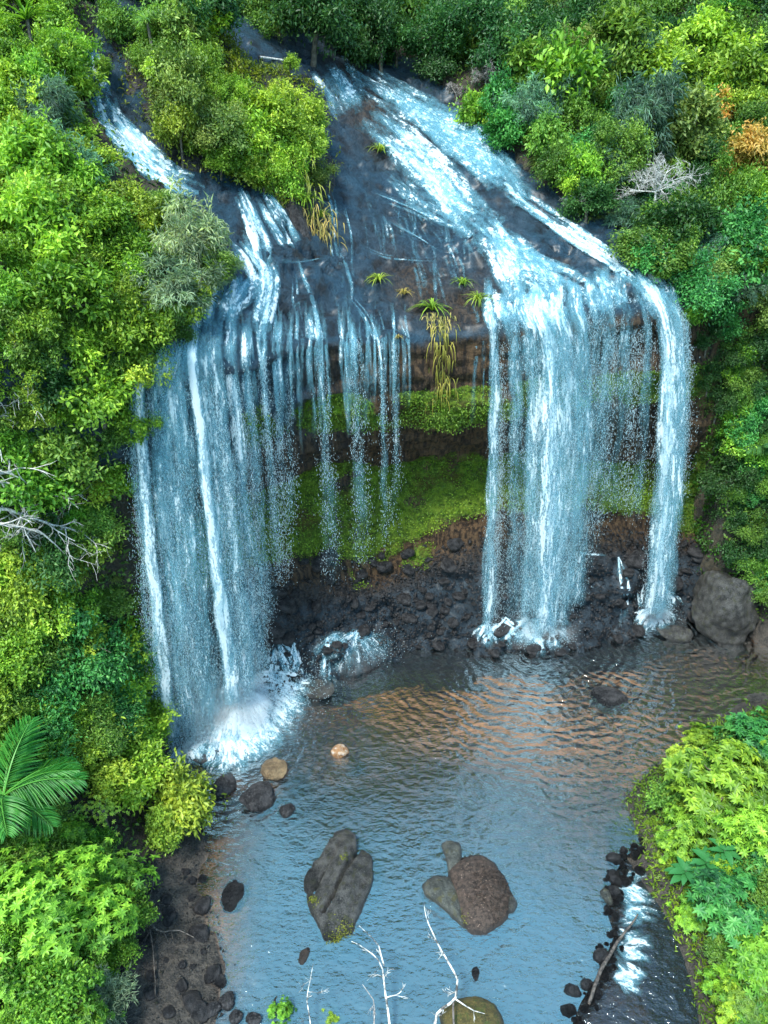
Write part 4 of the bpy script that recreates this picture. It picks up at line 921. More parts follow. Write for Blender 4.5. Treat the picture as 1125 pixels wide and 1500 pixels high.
trees = [
 (85, 95, 42, 'small', LIME, 'lime bush below the star leaved pandanus in the top left corner'), (18, 75, 36, 'small', MID, 'mid green bush on the left edge under the pandanus'),
 (28, 130, 44, 'small', YEL, 'yellow green bush on the left edge above the teal tree'), (68, 165, 42, 'wispy', TEAL, 'teal feathery shrub left of the narrow upper stream'),
 (108, 240, 42, 'wispy', TEAL, 'bluish feathery shrub touching the left stream'), (30, 235, 56, 'small', LIME, 'tall lime tree hanging down the left edge'),
 (150, 96, 15, 'small', LIME, 'tiny lime bush leaning across the left stream'), (70, 330, 56, 'small', LIME, 'lime tree below the bluish feathery shrub'),
 (140, 320, 44, 'small', LIME, 'lime bush on the near bank of the left stream'), (215, 330, 38, 'small', YEL, 'yellowish bush beside the grey feathery tree'),
 (278, 348, 54, 'wispy', GREY, 'grey green feathery tree overhanging the left slide'), (255, 415, 56, 'wispy', GREY, 'grey green feathery tree right above the tall curtain'),
 (322, 385, 32, 'wispy', GREY, 'outermost grey feathery spray at the water on the left'), (100, 430, 64, 'small', BRI, 'rounded bright green tree on the left above the bare white branches'),
 (35, 480, 50, 'fine', MID, 'darker bush on the left edge above the bare white branches'), (190, 465, 54, 'small', LIME, 'lime tree leaning at the top of the tall curtain'),
 (140, 560, 62, 'small', LIME, 'large yellow green tree between bare branches and tall curtain'), (210, 530, 34, 'small', YEL, 'light lime bough over the left lip'),
 (198, 615, 42, 'small', LIME, 'lime bough hanging in front of the tall curtain'), (60, 560, 48, 'fine', DARK, 'dark tree behind the bare white branches'),
 (105, 650, 48, 'small', MID, 'mid green tree behind the bare white branches'), (45, 700, 56, 'small', BRI, 'bright green tree under the bare white branches'),
 (60, 775, 56, 'fine', DARK, 'dark green tree beneath the bare branches on the left edge'), (122, 770, 42, 'fine', MID, 'mid green tree above the dark hollow on the left'),
 (28, 880, 48, 'small', YEL, 'yellow green bush on the left edge above the emerald trees'), (25, 955, 40, 'small', LIME, 'lime bush at the left edge beside the emerald trees'),
 (115, 925, 56, 'fine', EMER, 'topmost emerald tree with dense fine leaves, left of the falls'), (170, 965, 54, 'fine', EMER, 'emerald tree closest to the foot of the tall curtain'),
 (95, 1015, 56, 'fine', EMER, 'emerald tree above the palm'), (165, 1040, 42, 'fine', EMER, 'small emerald tree above the yellow lobed shrub'), (55, 1085, 38, 'fine', EMER, 'emerald bush right behind the palm'), (128, 1085, 34, 'fine', MID, 'green bush between the palm and yellow lobed shrub'),
 (222, 1075, 28, 'small', LIME, 'lime sprig beside the foot of the tall curtain'), (200, 1135, 44, 'small', LIME, 'lime shrub right of the palm'), (268, 1165, 52, 'small', YEL, 'yellow lobed shrub reaching over the water'), (292, 1128, 26, 'small', YEL, 'yellow tip of shrub near the black wet rock'), (240, 1205, 34, 'small', YEL, 'lower yellow tuft of shrub above the dark bank'),
 (150, 1185, 42, 'bud', YEL, 'sparse shrub with yellow leaf buds right of the palm'), (95, 1325, 98, 'whorl', BRI, 'large bright shrub of leaf rosettes at lower left'), (50, 1265, 42, 'rosette', BRI, 'rosette leaved shrub just under the palm'), (160, 1290, 46, 'rosette', BRI, 'rosette leaved shrub at the edge of the dark bank'),
 (45, 1440, 68, 'fine', BRI, 'pale green fine leaved shrub in the bottom left corner'), (150, 1465, 40, 'wispy', GREY, 'greyish shrub on the bottom edge beside the dark bank'), (105, 1490, 40, 'fine', MID, 'mid green shrub on the bottom edge at left'),
 (1055, 1140, 66, 'rosette', LIME, 'yellow rosette shrub leaning over the right of the pool'), (1100, 1080, 44, 'rosette', EMER, 'green ferny shrub at the right edge above the rosette shrub'), (1105, 1210, 54, 'rosette', BRI, 'rosette shrub on the right edge behind the yellow one'),
 (1085, 1320, 62, 'rosette', EMER, 'bright green shrub below the large teal leaves'), (1110, 1415, 54, 'rosette', BRI, 'bright green shrub on the lower right edge'), (1060, 1395, 26, 'rosette', MID, 'small green shrub over the creek at lower right'), (1118, 1490, 40, 'rosette', MID, 'green shrub in the bottom right corner'), (1010, 1175, 40, 'rosette', LIME, 'yellow rosette shrub nearest to the mossy point'),
 (985, 1232, 24, 'rosette', LIME, 'low rosette shrub on the shore just above the teal leaves'), (1030, 1345, 30, 'rosette', BRI, 'rosette shrub leaning over the creek below the teal leaves'), (1062, 1440, 32, 'rosette', BRI, 'bright rosette shrub over the creek near the bottom right'), (1000, 1120, 34, 'rosette', YEL, 'yellowest rosette shrub at the upper end of the right shore'), (1040, 1085, 30, 'rosette', LIME, 'lime rosette shrub at the top of the right shore'), (1085, 1475, 34, 'rosette', LIME, 'lime rosette shrub at the bottom right creek edge'),
 (832, 105, 50, 'broad', BRI, 'bright broad leaved tree with pale stems above the cascade'), (785, 95, 36, 'broad', MID, 'broad leaved bush left of the bright broad leaved tree'), (720, 45, 46, 'fine', DARK, 'dark tree at the top above the grey twigs'), (640, 45, 46, 'fine', DARK, 'dark tree at the top above the cascade head'),
 (692, 158, 22, 'broad', BRI, 'small bright shrub at the right bank of the cascade head'), (722, 172, 18, 'broad', LIME, 'second small bright shrub beside grey twigs at the cascade'), (655, 60, 14, 'broad', BRI, 'tiny bright plant among the dark top trees'),
 (930, 60, 54, 'small', MID, 'green tree at the top right of the broad leaved tree'), (982, 95, 56, 'small', YEL, 'yellow green crown high on the right slope'), (1040, 60, 46, 'small', LIME, 'lime tree near the top right pandanus'), (1090, 110, 46, 'small', LIME, 'lime tree on the right edge above the orange trees'),
 (938, 175, 52, 'wispy', TEAL, 'teal spiky tree on the right slope above bare branches'), (1002, 180, 48, 'small', OLIVE, 'olive tree between teal spiky tree and orange tree'), (1050, 165, 32, 'small', TAN, 'smaller orange brown tree on the right slope'), (1100, 222, 44, 'small', TAN, 'larger orange brown tree on the right edge'), (1085, 150, 32, 'small', YEL, 'yellow tree between the two orange brown trees'),
 (900, 215, 40, 'fine', MID, 'mid green tree left of the bare white crown on the right'), (862, 250, 34, 'small', BRI, 'bright small bush beside the cascade on the right bank'), (1000, 335, 56, 'fine', DARK, 'dark green tree below the bare white crown'), (952, 362, 42, 'fine', MID, 'green tree above the narrow jet'), (1018, 408, 40, 'fine', EMER, 'emerald tree at the cliff edge above the right wall'),
 (1085, 335, 48, 'small', EMER, 'emerald tree on the right edge below the orange tree'), (1105, 385, 42, 'broad', EMER, 'broad leaved tree at the right edge above the ivy wall'), (1012, 452, 22, 'small', BRI, 'small bright bush hanging beside the narrow jet'), (1060, 275, 46, 'fine', MID, 'green tree right of the bare white crown'),
 (455, 0, 66, 'fine', DARK, 'broad dark tree over the shaded upper stream'), (558, 48, 44, 'fine', DARK, 'dark tree over the head of the cascade'), (520, 15, 50, 'fine', DARK, 'dark tree at the top behind the cascade head'),
 (255, 40, 46, 'small', OLIVE, 'olive tree at the top between stream and mound'), (285, 22, 32, 'small', LIME, 'lime tree at the top left of the shaded stream'), (268, 118, 50, 'fine', OLIVE, 'rounded olive tree on the back of the mound'), (248, 100, 42, 'fine', MID, 'green tree on the mound beside the left stream'),
 (405, 165, 40, 'small', YEL, 'yellow green tree on the mound crest'), (442, 162, 30, 'small', YEL, 'yellow bush on the mound facing the cascade'), (378, 205, 50, 'fine', LIME, 'lime shrub in the middle of the mound'), (325, 185, 46, 'fine', OLIVE, 'olive shrub on the mound above the left slide'), (292, 188, 30, 'fine', OLIVE, 'small olive shrub on the mound over the left stream'), (430, 200, 32, 'small', LIME, 'lime bush beside the mound pandanus'), (424, 92, 12, 'broad', LIME, 'tiny lime sapling sticking up behind the mound'), (385, 248, 30, 'fine', LIME, 'low lime shrub at the front of the mound')]
KN = {'small': ('bush', 'bush'), 'fine': ('leafy_tree', 'tree'), 'rosette': ('rosette_shrub', 'shrub'), 'whorl': ('rosette_shrub', 'shrub'), 'bud': ('rosette_shrub', 'shrub'), 'wispy': ('feathery_tree', 'tree'), 'broad': ('broad_leaved_tree', 'tree')}
for t in trees: leafy(*t, name=KN[t[3]][0], cat=KN[t[3]][1])
CN = {LIME: 'lime', YEL: 'yellow green', EMER: 'emerald', MID: 'mid green', DARK: 'dark green', TEAL: 'bluish', OLIVE: 'olive', GREY: 'grey green', BRI: 'bright green'}
used = set()
def neighbour(first, px, py):
    for t in sorted(trees, key=lambda t: (t[0] - px) ** 2 + (t[1] - py) ** 2):
        dx, dy = px - t[0], py - t[1]; rel = ('right of' if dx > 0 else 'left of') if abs(dx) > abs(dy) else ('below' if dy > 0 else 'above')
        lab = first + ' ' + rel + ' the ' + t[5]
        if len(lab.split()) <= 16 and lab not in used: used.add(lab); return lab


# fill: plants that nothing tells apart, per slope
zones = [
 ('left', [(0, -40), (85, -40), (110, 120), (150, 262), (270, 315), (320, 360), (250, 490), (215, 520), (200, 640), (150, 720), (120, 850), (200, 900), (215, 1000), (225, 1070), (180, 1130), (120, 1140), (60, 1110), (0, 1110), (-60, 700)], 34, [(LIME, 'small'), (LIME, 'small'), (BRI, 'small'), (MID, 'fine'), (YEL, 'small')],
  'leafy green filler shrub on the left slope, among the named trees', 'shrubs covering the left slope'),
 ('top', [(120, -40), (1180, -40), (1180, 60), (720, 60), (640, 90), (560, 75), (480, 30), (330, -10), (300, 10), (160, 60)], 36, [(DARK, 'fine'), (MID, 'fine'), (MID, 'small'), (DARK, 'small')],
  'leafy dark filler tree along the top of the slope', 'trees along the top of the slope'),
 ('right', [(720, 80), (1180, 30), (1180, 460), (1040, 450), (985, 395), (890, 310), (800, 240), (745, 185)], 32, [(MID, 'fine'), (MID, 'small'), (DARK, 'fine'), (EMER, 'small'), (LIME, 'small'), (OLIVE, 'fine'), (TEAL, 'wispy')],
  'leafy filler shrub on the upper right slope', 'shrubs covering the right slope'),
 ('low left', [(-60, 1110), (100, 1200), (190, 1330), (140, 1440), (100, 1560), (-60, 1560)], 40, [(BRI, 'rosette'), (BRI, 'fine'), (MID, 'fine')], 'green undergrowth shrub on the lower left bank', 'shrubs of the lower left bank'),
 ('low right', [(1290, 1040), (1090, 1090), (1010, 1130), (1000, 1200), (1060, 1290), (1080, 1400), (1105, 1560), (1290, 1560)], 36, [(BRI, 'rosette'), (EMER, 'rosette'), (LIME, 'rosette'), (MID, 'fine')], 'green undergrowth shrub on the lower right bank', 'shrubs of the lower right bank'),
 ('mound', [(225, 60), (300, 60), (320, 120), (440, 150), (470, 200), (470, 270), (400, 255), (310, 235), (252, 180)], 30, [(LIME, 'fine'), (YEL, 'small'), (OLIVE, 'fine')], 'low leafy filler shrub on the mound between the two streams', 'shrubs on the mound'),
 ('wall', [(1036, 470), (1180, 470), (1180, 900), (1120, 880), (1085, 790), (1045, 640)], 24, [(EMER, 'small'), (MID, 'fine'), (DARK, 'fine'), (BRI, 'small')], 'leafy shrub clinging to the right rock wall', 'shrubs on the right wall')]
for nm, poly, sp_, kinds, lab, grp in zones:
    poly = np.array(poly, float); lo, hi = poly.min(0), poly.max(0); pts = []
    for _ in range(4000):
        q = rng.uniform(lo, hi)
        if not inpoly(q[None], poly)[0]: continue
        if all((q[0] - a[0]) ** 2 + (q[1] - a[1]) ** 2 > (sp_ * 1.05) ** 2 for a in pts): pts.append(q)
    for q in pts:
        cl, kd = kinds[int(rng.integers(len(kinds)))]
        leafy(q[0], q[1], sp_ * rng.uniform(.8, 1.15), kd, cl, neighbour(CN[cl] + ' ' + KN[kd][1], q[0], q[1]), name=KN[kd][0], cat=KN[kd][1], group=grp, hc=rng.uniform(.5, 1.6))

# undergrowth that nobody could count
def scatter_leaves(name, pts, nr_, L_, W_, colr, label, up_bias=.8, kind='stuff'):
    n = len(pts); mb = MB(); d = unit(rng.normal(0, .8, (n, 3)) + nr_ * .45 + (0, 0, -.1)); up = unit(nr_ * .7 + (0, 0, up_bias) + rng.normal(0, .4, (n, 3)))
    tone = np.clip(rng.uniform(0, 1, n) * .6 + (fbm(pts * .7, 2) + .5) * .4, 0, 1)
    leaves_mesh(mb, pts, d, up, L_ * rng.uniform(.6, 1.3, n), W_ * rng.uniform(.7, 1.3, n), tone)
    o = link(name, mb.mesh(name, M['leaf'])); o.color = tuple(colr) + (1,); tag(o, label, kind=kind); return o
gn = unit(np.cross(np.gradient(gv.reshape(ny_, nx_, 3), axis=1), np.gradient(gv.reshape(ny_, nx_, 3), axis=0))).reshape(-1, 3); gn = np.where(gn[:, 2:] < 0, -gn, gn)
gm = np.nonzero((gv[:, 2] > 1.0) & ~ins & (np.abs(gv[:, 0]) < 38) & (gv[:, 1] > 8) & (gv[:, 1] < 68))[0]
ga = gv[gq]; ar = .5 * (np.linalg.norm(np.cross(ga[:, 1] - ga[:, 0], ga[:, 2] - ga[:, 0]), axis=1) + np.linalg.norm(np.cross(ga[:, 2] - ga[:, 0], ga[:, 3] - ga[:, 0]), axis=1))
okf = np.isin(gq[:, 0], gm); pf = ar * okf; fsel = rng.choice(len(gq), 130000, p=pf / pf.sum()); sel = gq[fsel, 0]; w4 = rng.dirichlet((1, 1, 1, 1), len(fsel)); upos = (ga[fsel] * w4[..., None]).sum(1); jit = rng.normal(0, .1, (len(sel), 3))
scatter_leaves('undergrowth', upos + jit + gn[sel] * np.abs(rng.normal(0, .28, (len(sel), 1))), gn[sel], .24, .11, (.095, .18, .024), 'mixed low green undergrowth covering the hillsides')
vs_, ps_ = v_, p_
isl_n = len(vs_); sel = rng.choice(np.nonzero(vs_[:, 2] > np.percentile(vs_[:, 2], 8))[0], 9000)
scatter_leaves('mound_undergrowth', vs_[sel] + rng.normal(0, .3, (9000, 3)) * (1, 1, .35) + (0, 0, .12), np.tile((0, -.2, 1.0), (9000, 1)), .22, .08, (.15, .19, .014), 'yellow green low growth covering the mound')
# moss beds on the two ledges
def moss_bed(lo, thr, n, colr, name, label):
    sel = np.nonzero(moss > thr)[0]; sel = sel[lo(V[sel], T[sel])]; sel = rng.choice(sel, n); nn = Nn[sel]
    scatter_leaves(name, V[sel] + rng.normal(0, .10, (n, 3)) + nn * .05, nn, .12, .06, colr, label, .5)
gs = np.nonzero((gv[:, 0] > 10.6) & (gv[:, 0] < 20) & (gv[:, 1] > 10) & (gv[:, 1] < 28) & (gv[:, 2] > np.where(gv[:, 1] > 21, .06, -.34)))[0]; gs = rng.choice(gs, 30000)
scatter_leaves('bank_grass', gv[gs] + rng.normal(0, .16, (30000, 3)) * (1, 1, .4) + (0, 0, .06), gn[gs], .20, .06, (.13, .22, .015), 'low green growth on the right bank')
fc = ga.mean(1); ws = np.nonzero((fc[:, 0] > 16) & (fc[:, 0] < 25) & (fc[:, 1] > 33.5) & (fc[:, 1] < 40) & (fc[:, 2] > 1.5))[0]; pw = ar[ws] / ar[ws].sum(); fs = rng.choice(ws, 16000, p=pw); w4 = rng.dirichlet((1, 1, 1, 1), 16000)
wp = (ga[fs] * w4[..., None]).sum(1) + rng.normal(0, .16, (16000, 3)); keep_ = fbm(wp * .9, 3) > -.12; wp = wp[keep_]
scatter_leaves('wall_creeper', wp, gn[gq[fs, 0]][keep_], .20, .11, (.055, .15, .014), 'leafy creeper over the steep right wall')
moss_bed(lambda v, t: (t > 10) & (v[:, 0] < 15.5), .45, 26000, (.165, .275, .022), 'moss', 'bright moss carpet on the lower ledge under the overhang')
moss_bed(lambda v, t: (t < 10) & (v[:, 0] < 15.5), .5, 9000, (.12, .215, .02), 'ledge_moss', 'dark moss fringe on the upper ledge below the brown face')
moss_bed(lambda v, t: v[:, 0] > 15.5, .3, 12000, (.05, .13, .012), 'creeper', 'green creeper hanging on the right rock wall')

# grass, pandanus, palms, broad leaves
def blades(mb, n, L_, W_, spread, droop, r, origin=(0, 0, 0), seg=4):
    for k in range(n):
        a = r.uniform(0, 6.28); e = r.uniform(.15, 1.0) * spread; d = np.array((math.cos(a) * e, math.sin(a) * e, 1.0)); d /= np.linalg.norm(d); l = L_ * r.uniform(.6, 1.15)
        t = np.linspace(0, 1, seg + 1)[:, None]; p = np.array(origin) + d * l * t + np.array((d[0], d[1], 0)) * l * .35 * t ** 2 - np.array((0, 0, 1)) * l * droop * t ** 2.2
        s = np.array((-math.sin(a), math.cos(a), 0)) * W_ * .5; wd = np.array([.7, 1, .9, .6, .06][:seg + 1])[:, None]
        v = np.concatenate([p - s * wd, p + s * wd]); i = np.arange(seg); m = seg + 1
        mb.add(v, [np.stack([i, i + 1, i + 1 + m, i + m], 1)], {'tone': r.uniform(0, 1)})
TUFT = []
for k in range(4):
    mb = MB(); blades(mb, 46, .75, .035, 1.0, .75, np.random.default_rng(500 + k)); TUFT.append(mb.mesh('blades', M['leaf']))
PAND = []
for k in range(3):
    mb = MB(); blades(mb, 60, 1.25, .07, 2.2, .45, np.random.default_rng(520 + k)); PAND.append(mb.mesh('strap_leaves', M['leaf']))
STRAW = (.34, .28, .07)
tufts = [(555, 405, 20, YEL, 'small pale tuft on the bare slab, left of three in a row'), (592, 424, 15, STRAW, 'straw coloured tuft in the middle of the slab lip'), (633, 448, 26, LIME, 'largest green tuft on the lip above the hanging grass'), (678, 410, 18, LIME, 'upright green tuft left of the right curtain'), (700, 434, 22, YEL, 'bushy yellow tuft at the left edge of the right curtain'), (583, 488, 10, STRAW, 'dry little tuft on the rock face left of the hanging grass'),
         (557, 216, 22, YEL, 'grass tuft on the brown ledge left of the cascade'), (462, 152, 22, YEL, 'yellow grass tuft at the right side of the mound'), (450, 290, 26, LIME, 'green grass clump on the nose of the mound'), (470, 312, 22, YEL, 'yellow grass clump at the lower nose of the mound'), (432, 283, 24, LIME, 'wide grass clump under the mound pandanus')]
def tuft(px, py, rpx, colr, label, me=TUFT, name='grass_tuft', cat='grass tuft', surf=None, group=None, part='blades', hc=.1):
    h = hit(surf or bvh_all, px, py, hc)
    if h is None: return
    s = rpx / F * depth_of(h[0]) / (.62 if me is TUFT else 1.05); root = empty(name, h[0], random.uniform(0, 6)); tag(root, label, cat, group)
    b = link(part, me[random.randrange(len(me))], root, (0, 0, 0), (0, 0, 0), s); b.color = tuple(colr) + (1,); return root
for t in tufts: tuft(t[0], t[1] + 4, t[2] * 1.45, t[3], t[4])
# grass trailing down the brown face
def hanging(px, py0, py1, wpx, label, colr, n=70):
    path, nn = on_rock([(px, py0), (px + 3, (py0 + py1) / 2), (px, py1)], 5); root = empty('hanging_grass', path[0]); tag(root, label, 'grass')
    mb = MB(); r = np.random.default_rng(int(px)); s0 = wpx / F * depth_of(path[0])
    for k in range(n):
        j_ = int(r.integers(0, len(path))); o = path[j_] - path[0] + nn[j_] * .12 + np.array((r.normal(0, s0 * .35), 0, 0)); l = r.uniform(.5, 1.1); t = np.linspace(0, 1, 5)[:, None]
        a = np.array((r.normal(0, .35), -.5, .35)); p = o + a * l * t * (1 - .5 * t) - np.array((0, 0, 1)) * l * t ** 1.6; s = np.array((.02, 0, 0)); wd = np.array([.7, 1, .9, .6, .06])[:, None]
        v = np.concatenate([p - s * wd, p + s * wd]); i_ = np.arange(4); mb.add(v, [np.stack([i_, i_ + 1, i_ + 6, i_ + 5], 1)], {'tone': r.uniform(0, 1)})
    b = link('blades', mb.mesh('blades', M['leaf']), root); b.color = colr + (1,)
hanging(643, 470, 585, 26, 'straw and green grass trailing down the brown rock face', (.24, .22, .03), 130)
hanging(640, 460, 490, 32, 'dry grass skirt under the largest green tuft', (.32, .27, .07), 60)
def hang_mound(px, py, rpx, label, colr):
    h = hit(bvh_all, px, py); root = empty('hanging_grass', h[0]); tag(root, label, 'grass'); mb = MB(); r = np.random.default_rng(int(px)); s0 = rpx / F * depth_of(h[0])
    for k in range(120):
        q = r.normal(0, .5, 2) * s0; l = r.uniform(.5, 1.0); t = np.linspace(0, 1, 5)[:, None]; a = np.array((r.normal(0, .6), -.8, .5))
        p = np.array((q[0], -.2, q[1])) + a * l * t * (1 - .4 * t) - np.array((0, 0, 1)) * l * t ** 1.7; s = np.array((.022, 0, 0)); wd = np.array([.7, 1, .9, .6, .06])[:, None]
        v = np.concatenate([p - s * wd, p + s * wd]); i_ = np.arange(4); mb.add(v, [np.stack([i_, i_ + 1, i_ + 6, i_ + 5], 1)], {'tone': r.uniform(0, 1)})
    b = link('blades', mb.mesh('blades', M['leaf']), root); b.color = colr + (1,)
hang_mound(468, 325, 30, 'dry straw grass hanging from the nose of the mound', (.34, .27, .06)); hang_mound(440, 285, 36, 'long green grass hanging over the mound front', (.17, .21, .015)); hang_mound(385, 265, 40, 'green grass fringe over the left slide', (.13, .18, .014))
for px, py, r_, cl, lab, hc in ((40, 30, 46, BRI, 'star leaved pandanus in the top left corner', 2.4), (448, 235, 34, LIME, 'pandanus on the right side of the mound', .7), (1065, 12, 36, EMER, 'pandanus at the top edge on the right', 2.5), (930, 160, 30, TEAL, 'bluish pandanus in the teal spiky tree', 2.2), (100, 70, 24, LIME, 'small pandanus right of the star leaved one', 2.0), (215, 30, 20, BRI, 'pandanus star among the top trees left of the mound', 2.2), (880, 230, 22, MID, 'pandanus between broad leaved tree and bare crown', 1.6), (250, 395, 26, TEAL, 'bluish pandanus head inside the grey feathery tree', 1.8)):
    h = hit(bvh_all, px, py, hc)
    s = r_ / F * depth_of(h[0]) / 1.05; root = empty('pandanus', h[0], random.uniform(0, 6)); tag(root, lab, 'pandanus')
    b = link('leaf_head', PAND[random.randrange(3)], root, (0, 0, hc), (random.uniform(-.2, .5), 0, 0), s); b.color = tuple(cl) + (1,)
    mb = MB(); tube(mb, [(0, 0, -.2), (.08, .03, hc * .5), (0, 0, hc + .05)], (.09, .07, .06)); link('stem', mb.mesh('stem', M['bark'], True), root)
# moss and litter on the two foreground boulders
def boulder_moss(o, spots, label, name='moss', m='leaf', colr=(.15, .17, .02)):
    bv = BVHTree.FromPolygons([tuple(o.matrix_world @ v.co) for v in o.data.vertices], [tuple(p.vertices) for p in o.data.polygons]); pts = []
    for (px, py, rx, ry, n) in spots:
        for _ in range(n):
            h = hit(bv, px + rng.normal(0, rx), py + rng.normal(0, ry))
            if h is not None: pts.append(h[0] + (0, 0, .015))
    pts = np.array(pts); n = len(pts); mb = MB(); d = unit(rng.normal(0, 1, (n, 3)) * (1, 1, .3) + (0, 0, .25)); up = unit(rng.normal(0, .3, (n, 3)) + (0, 0, 1.0))
    leaves_mesh(mb, pts, d, up, rng.uniform(.03, .08, n), rng.uniform(.02, .045, n), rng.uniform(0, 1, n))
    x = link(name, mb.mesh(name, M['leaf']), o); x.color = colr + (1,); x['kind'] = 'stuff'; x['label'] = label; x.matrix_parent_inverse = o.matrix_world.inverted()
bpy.context.view_layer.update()
for o in [q for q in S.objects if q.get('label', '').startswith('big wedge')]:
    boulder_moss(o, [(495, 1382, 10, 9, 420), (505, 1362, 7, 8, 160), (460, 1318, 4, 4, 110), (504, 1256, 3, 3, 60)], 'yellow green moss on the lower tip')
for o in [q for q in S.objects if q.name.startswith('gravel_cap')]:
    boulder_moss(o, [(675, 1348, 5, 7, 150)], 'green moss at the lower left rim'); boulder_moss(o, [(705, 1308, 26, 34, 260)], 'pale fallen leaves and chips on the gravel', 'litter', 'leaf', (.20, .15, .12))
# tall grass on the right bank of the cascade
for k in range(46):
    t = rng.uniform(0, 1); px = np.interp(t, (0, .4, 1), (735, 790, 880)) + rng.uniform(-4, 30); py = np.interp(t, (0, .4, 1), (190, 255, 345)) + rng.uniform(-22, 4)
    tuft(px, py, rng.uniform(13, 22), MID if k % 2 else OLIVE, 'long green grass clump fringing the right bank of the cascade', group='grass along the right bank of the cascade')
for k in range(26):
    px = rng.uniform(930, 1000); py = rng.uniform(1160, 1300); 
    if px < 922 + (py - 1160) * .33: continue
    tuft(px, py, rng.uniform(8, 15), OLIVE if k % 2 else LIME, 'low grass clump on the mossy point at the right shore', group='grass on the right mossy point')
for k in range(70):
    py = rng.uniform(1200, 1490); px = np.interp(py, (1200, 1270, 1400, 1500), (950, 985, 1055, 1080)) + rng.uniform(-6, 50)
    tuft(px, py, rng.uniform(9, 17), (MID, LIME, BRI)[k % 3], 'grass clump along the creek under the right hand shrubs', group='grass along the creek bank')
for k in range(14):
    tuft(rng.uniform(130, 200), rng.uniform(840, 905), rng.uniform(10, 16), OLIVE, 'dull green grass clump by the dark hollow on the left', group='grass by the left hollow')

fl = np.nonzero(((moss > .5) & (T < 11.2) & (T > 8.3) & (V[:, 0] > -5) & (V[:, 0] < 14)))[0]
for k, q in enumerate(rng.choice(fl, 40)):
    up_ = T[q] < 10; root = empty('fern', V[q] + Nn[q] * .05, random.uniform(0, 6)); tag(root, 'small fern hanging on the upper moss ledge under the lip' if up_ else 'small fern growing along the top of the lower moss bank', 'fern', 'ferns on the upper ledge' if up_ else 'ferns on the moss bank')
    b = link('blades', TUFT[k % 4], root, (0, 0, 0), (.5, 0, 0), random.uniform(.5, .9)); b.color = (.12, .25, .015, 1)
FROND = []
for k in range(3):
    r = np.random.default_rng(700 + k); mb = MB(); t = np.linspace(0, 1, 34); ln = 2.0
    px_ = np.stack([t * ln * .92, 0 * t, .55 * t * ln * (1 - t * .95)], 1); sub = MB()
    for sgn in (-1, 1):
        c = px_[3:]; tt = t[3:]; d = unit(np.stack([.55 + .5 * tt, sgn * (1.05 - .35 * tt), -.30 + 0 * tt], 1) + r.normal(0, .05, (len(c), 3))); L_ = .75 * np.sin(np.pi * np.clip(tt * .86 + .12, 0, 1)) ** .7 + .1
        leaves_mesh(mb, c, d, np.tile((0.0, 0, 1.0), (len(c), 1)), L_, .055, r.uniform(.3, .9, len(c)), .1, .22)
    i_ = np.arange(33); wv = .02 * (1 - t) + .004; v = np.concatenate([px_ - np.stack([0 * t, wv, 0 * t], 1), px_ + np.stack([0 * t, wv, 0 * t], 1)])
    mb.add(v, [np.stack([i_, i_ + 1, i_ + 35, i_ + 34], 1)], {'tone': 1.0}); FROND.append(mb.mesh('frond', M['leaf']))
def palm(px, py, rpx, colr, label, hc, n=11, surf=None, dirs=None):
    h = hit(surf or bvh_all, px, py, hc); s = rpx / F * depth_of(h[0] + (0, 0, hc)) / 1.9; root = empty('palm', h[0]); tag(root, label, 'palm')
    mb = MB(); tube(mb, [(0, 0, -.3), (.1, 0, hc * .5), (0, 0, hc)], (.13, .1, .08), 8); link('trunk', mb.mesh('trunk', M['bark'], True), root)
    for k in range(n):
        f = link('frond', FROND[k % 3], root, (0, 0, hc), (random.uniform(-.2, .2), random.uniform(-.55, .35), (dirs[k % len(dirs)] if dirs else k * 2.4) + random.uniform(-.2, .2)), s * random.uniform(.85, 1.1)); f.color = tuple(colr) + (1,)
palm(5, 1165, 108, (.045, .22, .035), 'palm with long feathered fronds on the left edge', 3.5, 13)
palm(1135, 655, 52, (.06, .17, .05), 'palm whose frond pokes in at the right edge', 2.2, 9)
# large leaved plant on the right bank
BL = []
for k in range(2):
    mb = MB(); r = np.random.default_rng(800 + k); t = np.linspace(0, 1, 7); c = np.stack([t * .8, 0 * t, .25 * t - .33 * t ** 2], 1); wv = np.array((.02, .10, .15, .155, .13, .08, .004))
    v = np.concatenate([c - np.stack([0 * t, wv, -.3 * wv], 1), c, c + np.stack([0 * t, wv, .3 * wv], 1)]); i_ = np.arange(6)
    mb.add(v, [np.stack([i_, i_ + 1, i_ + 8, i_ + 7], 1), np.stack([i_ + 7, i_ + 8, i_ + 15, i_ + 14], 1)], {'tone': .6}); BL.append(mb.mesh('leaf', M['leaf'], True))
for px, py, r_, lab in ((1005, 1275, 26, 'plant with large teal paddle leaves, nearest the creek'), (1035, 1262, 26, 'plant with large teal paddle leaves, middle of three'), (1062, 1245, 24, 'plant with large teal paddle leaves under the yellow shrub')):
    h = hit(bvh_all, px, py, 1.5); root = empty('big_leaf_plant', h[0]); tag(root, lab, 'plant', 'large leaved plants on the right bank'); s = r_ / F * depth_of(h[0]) / .75
    mb = MB(); tube(mb, [(0, 0, -.2), (.05, 0, .7), (0, 0, 1.5)], (.05, .04, .03)); link('stem', mb.mesh('stem', M['bark'], True), root)
    for k in range(13):
        f = link('leaf', BL[k % 2], root, (0, 0, 1.5 - .02 * k), (0, random.uniform(-.45, .25), k * 2.4), s * random.uniform(.8, 1.1)); f.color = (.045, .20, .06, 1)

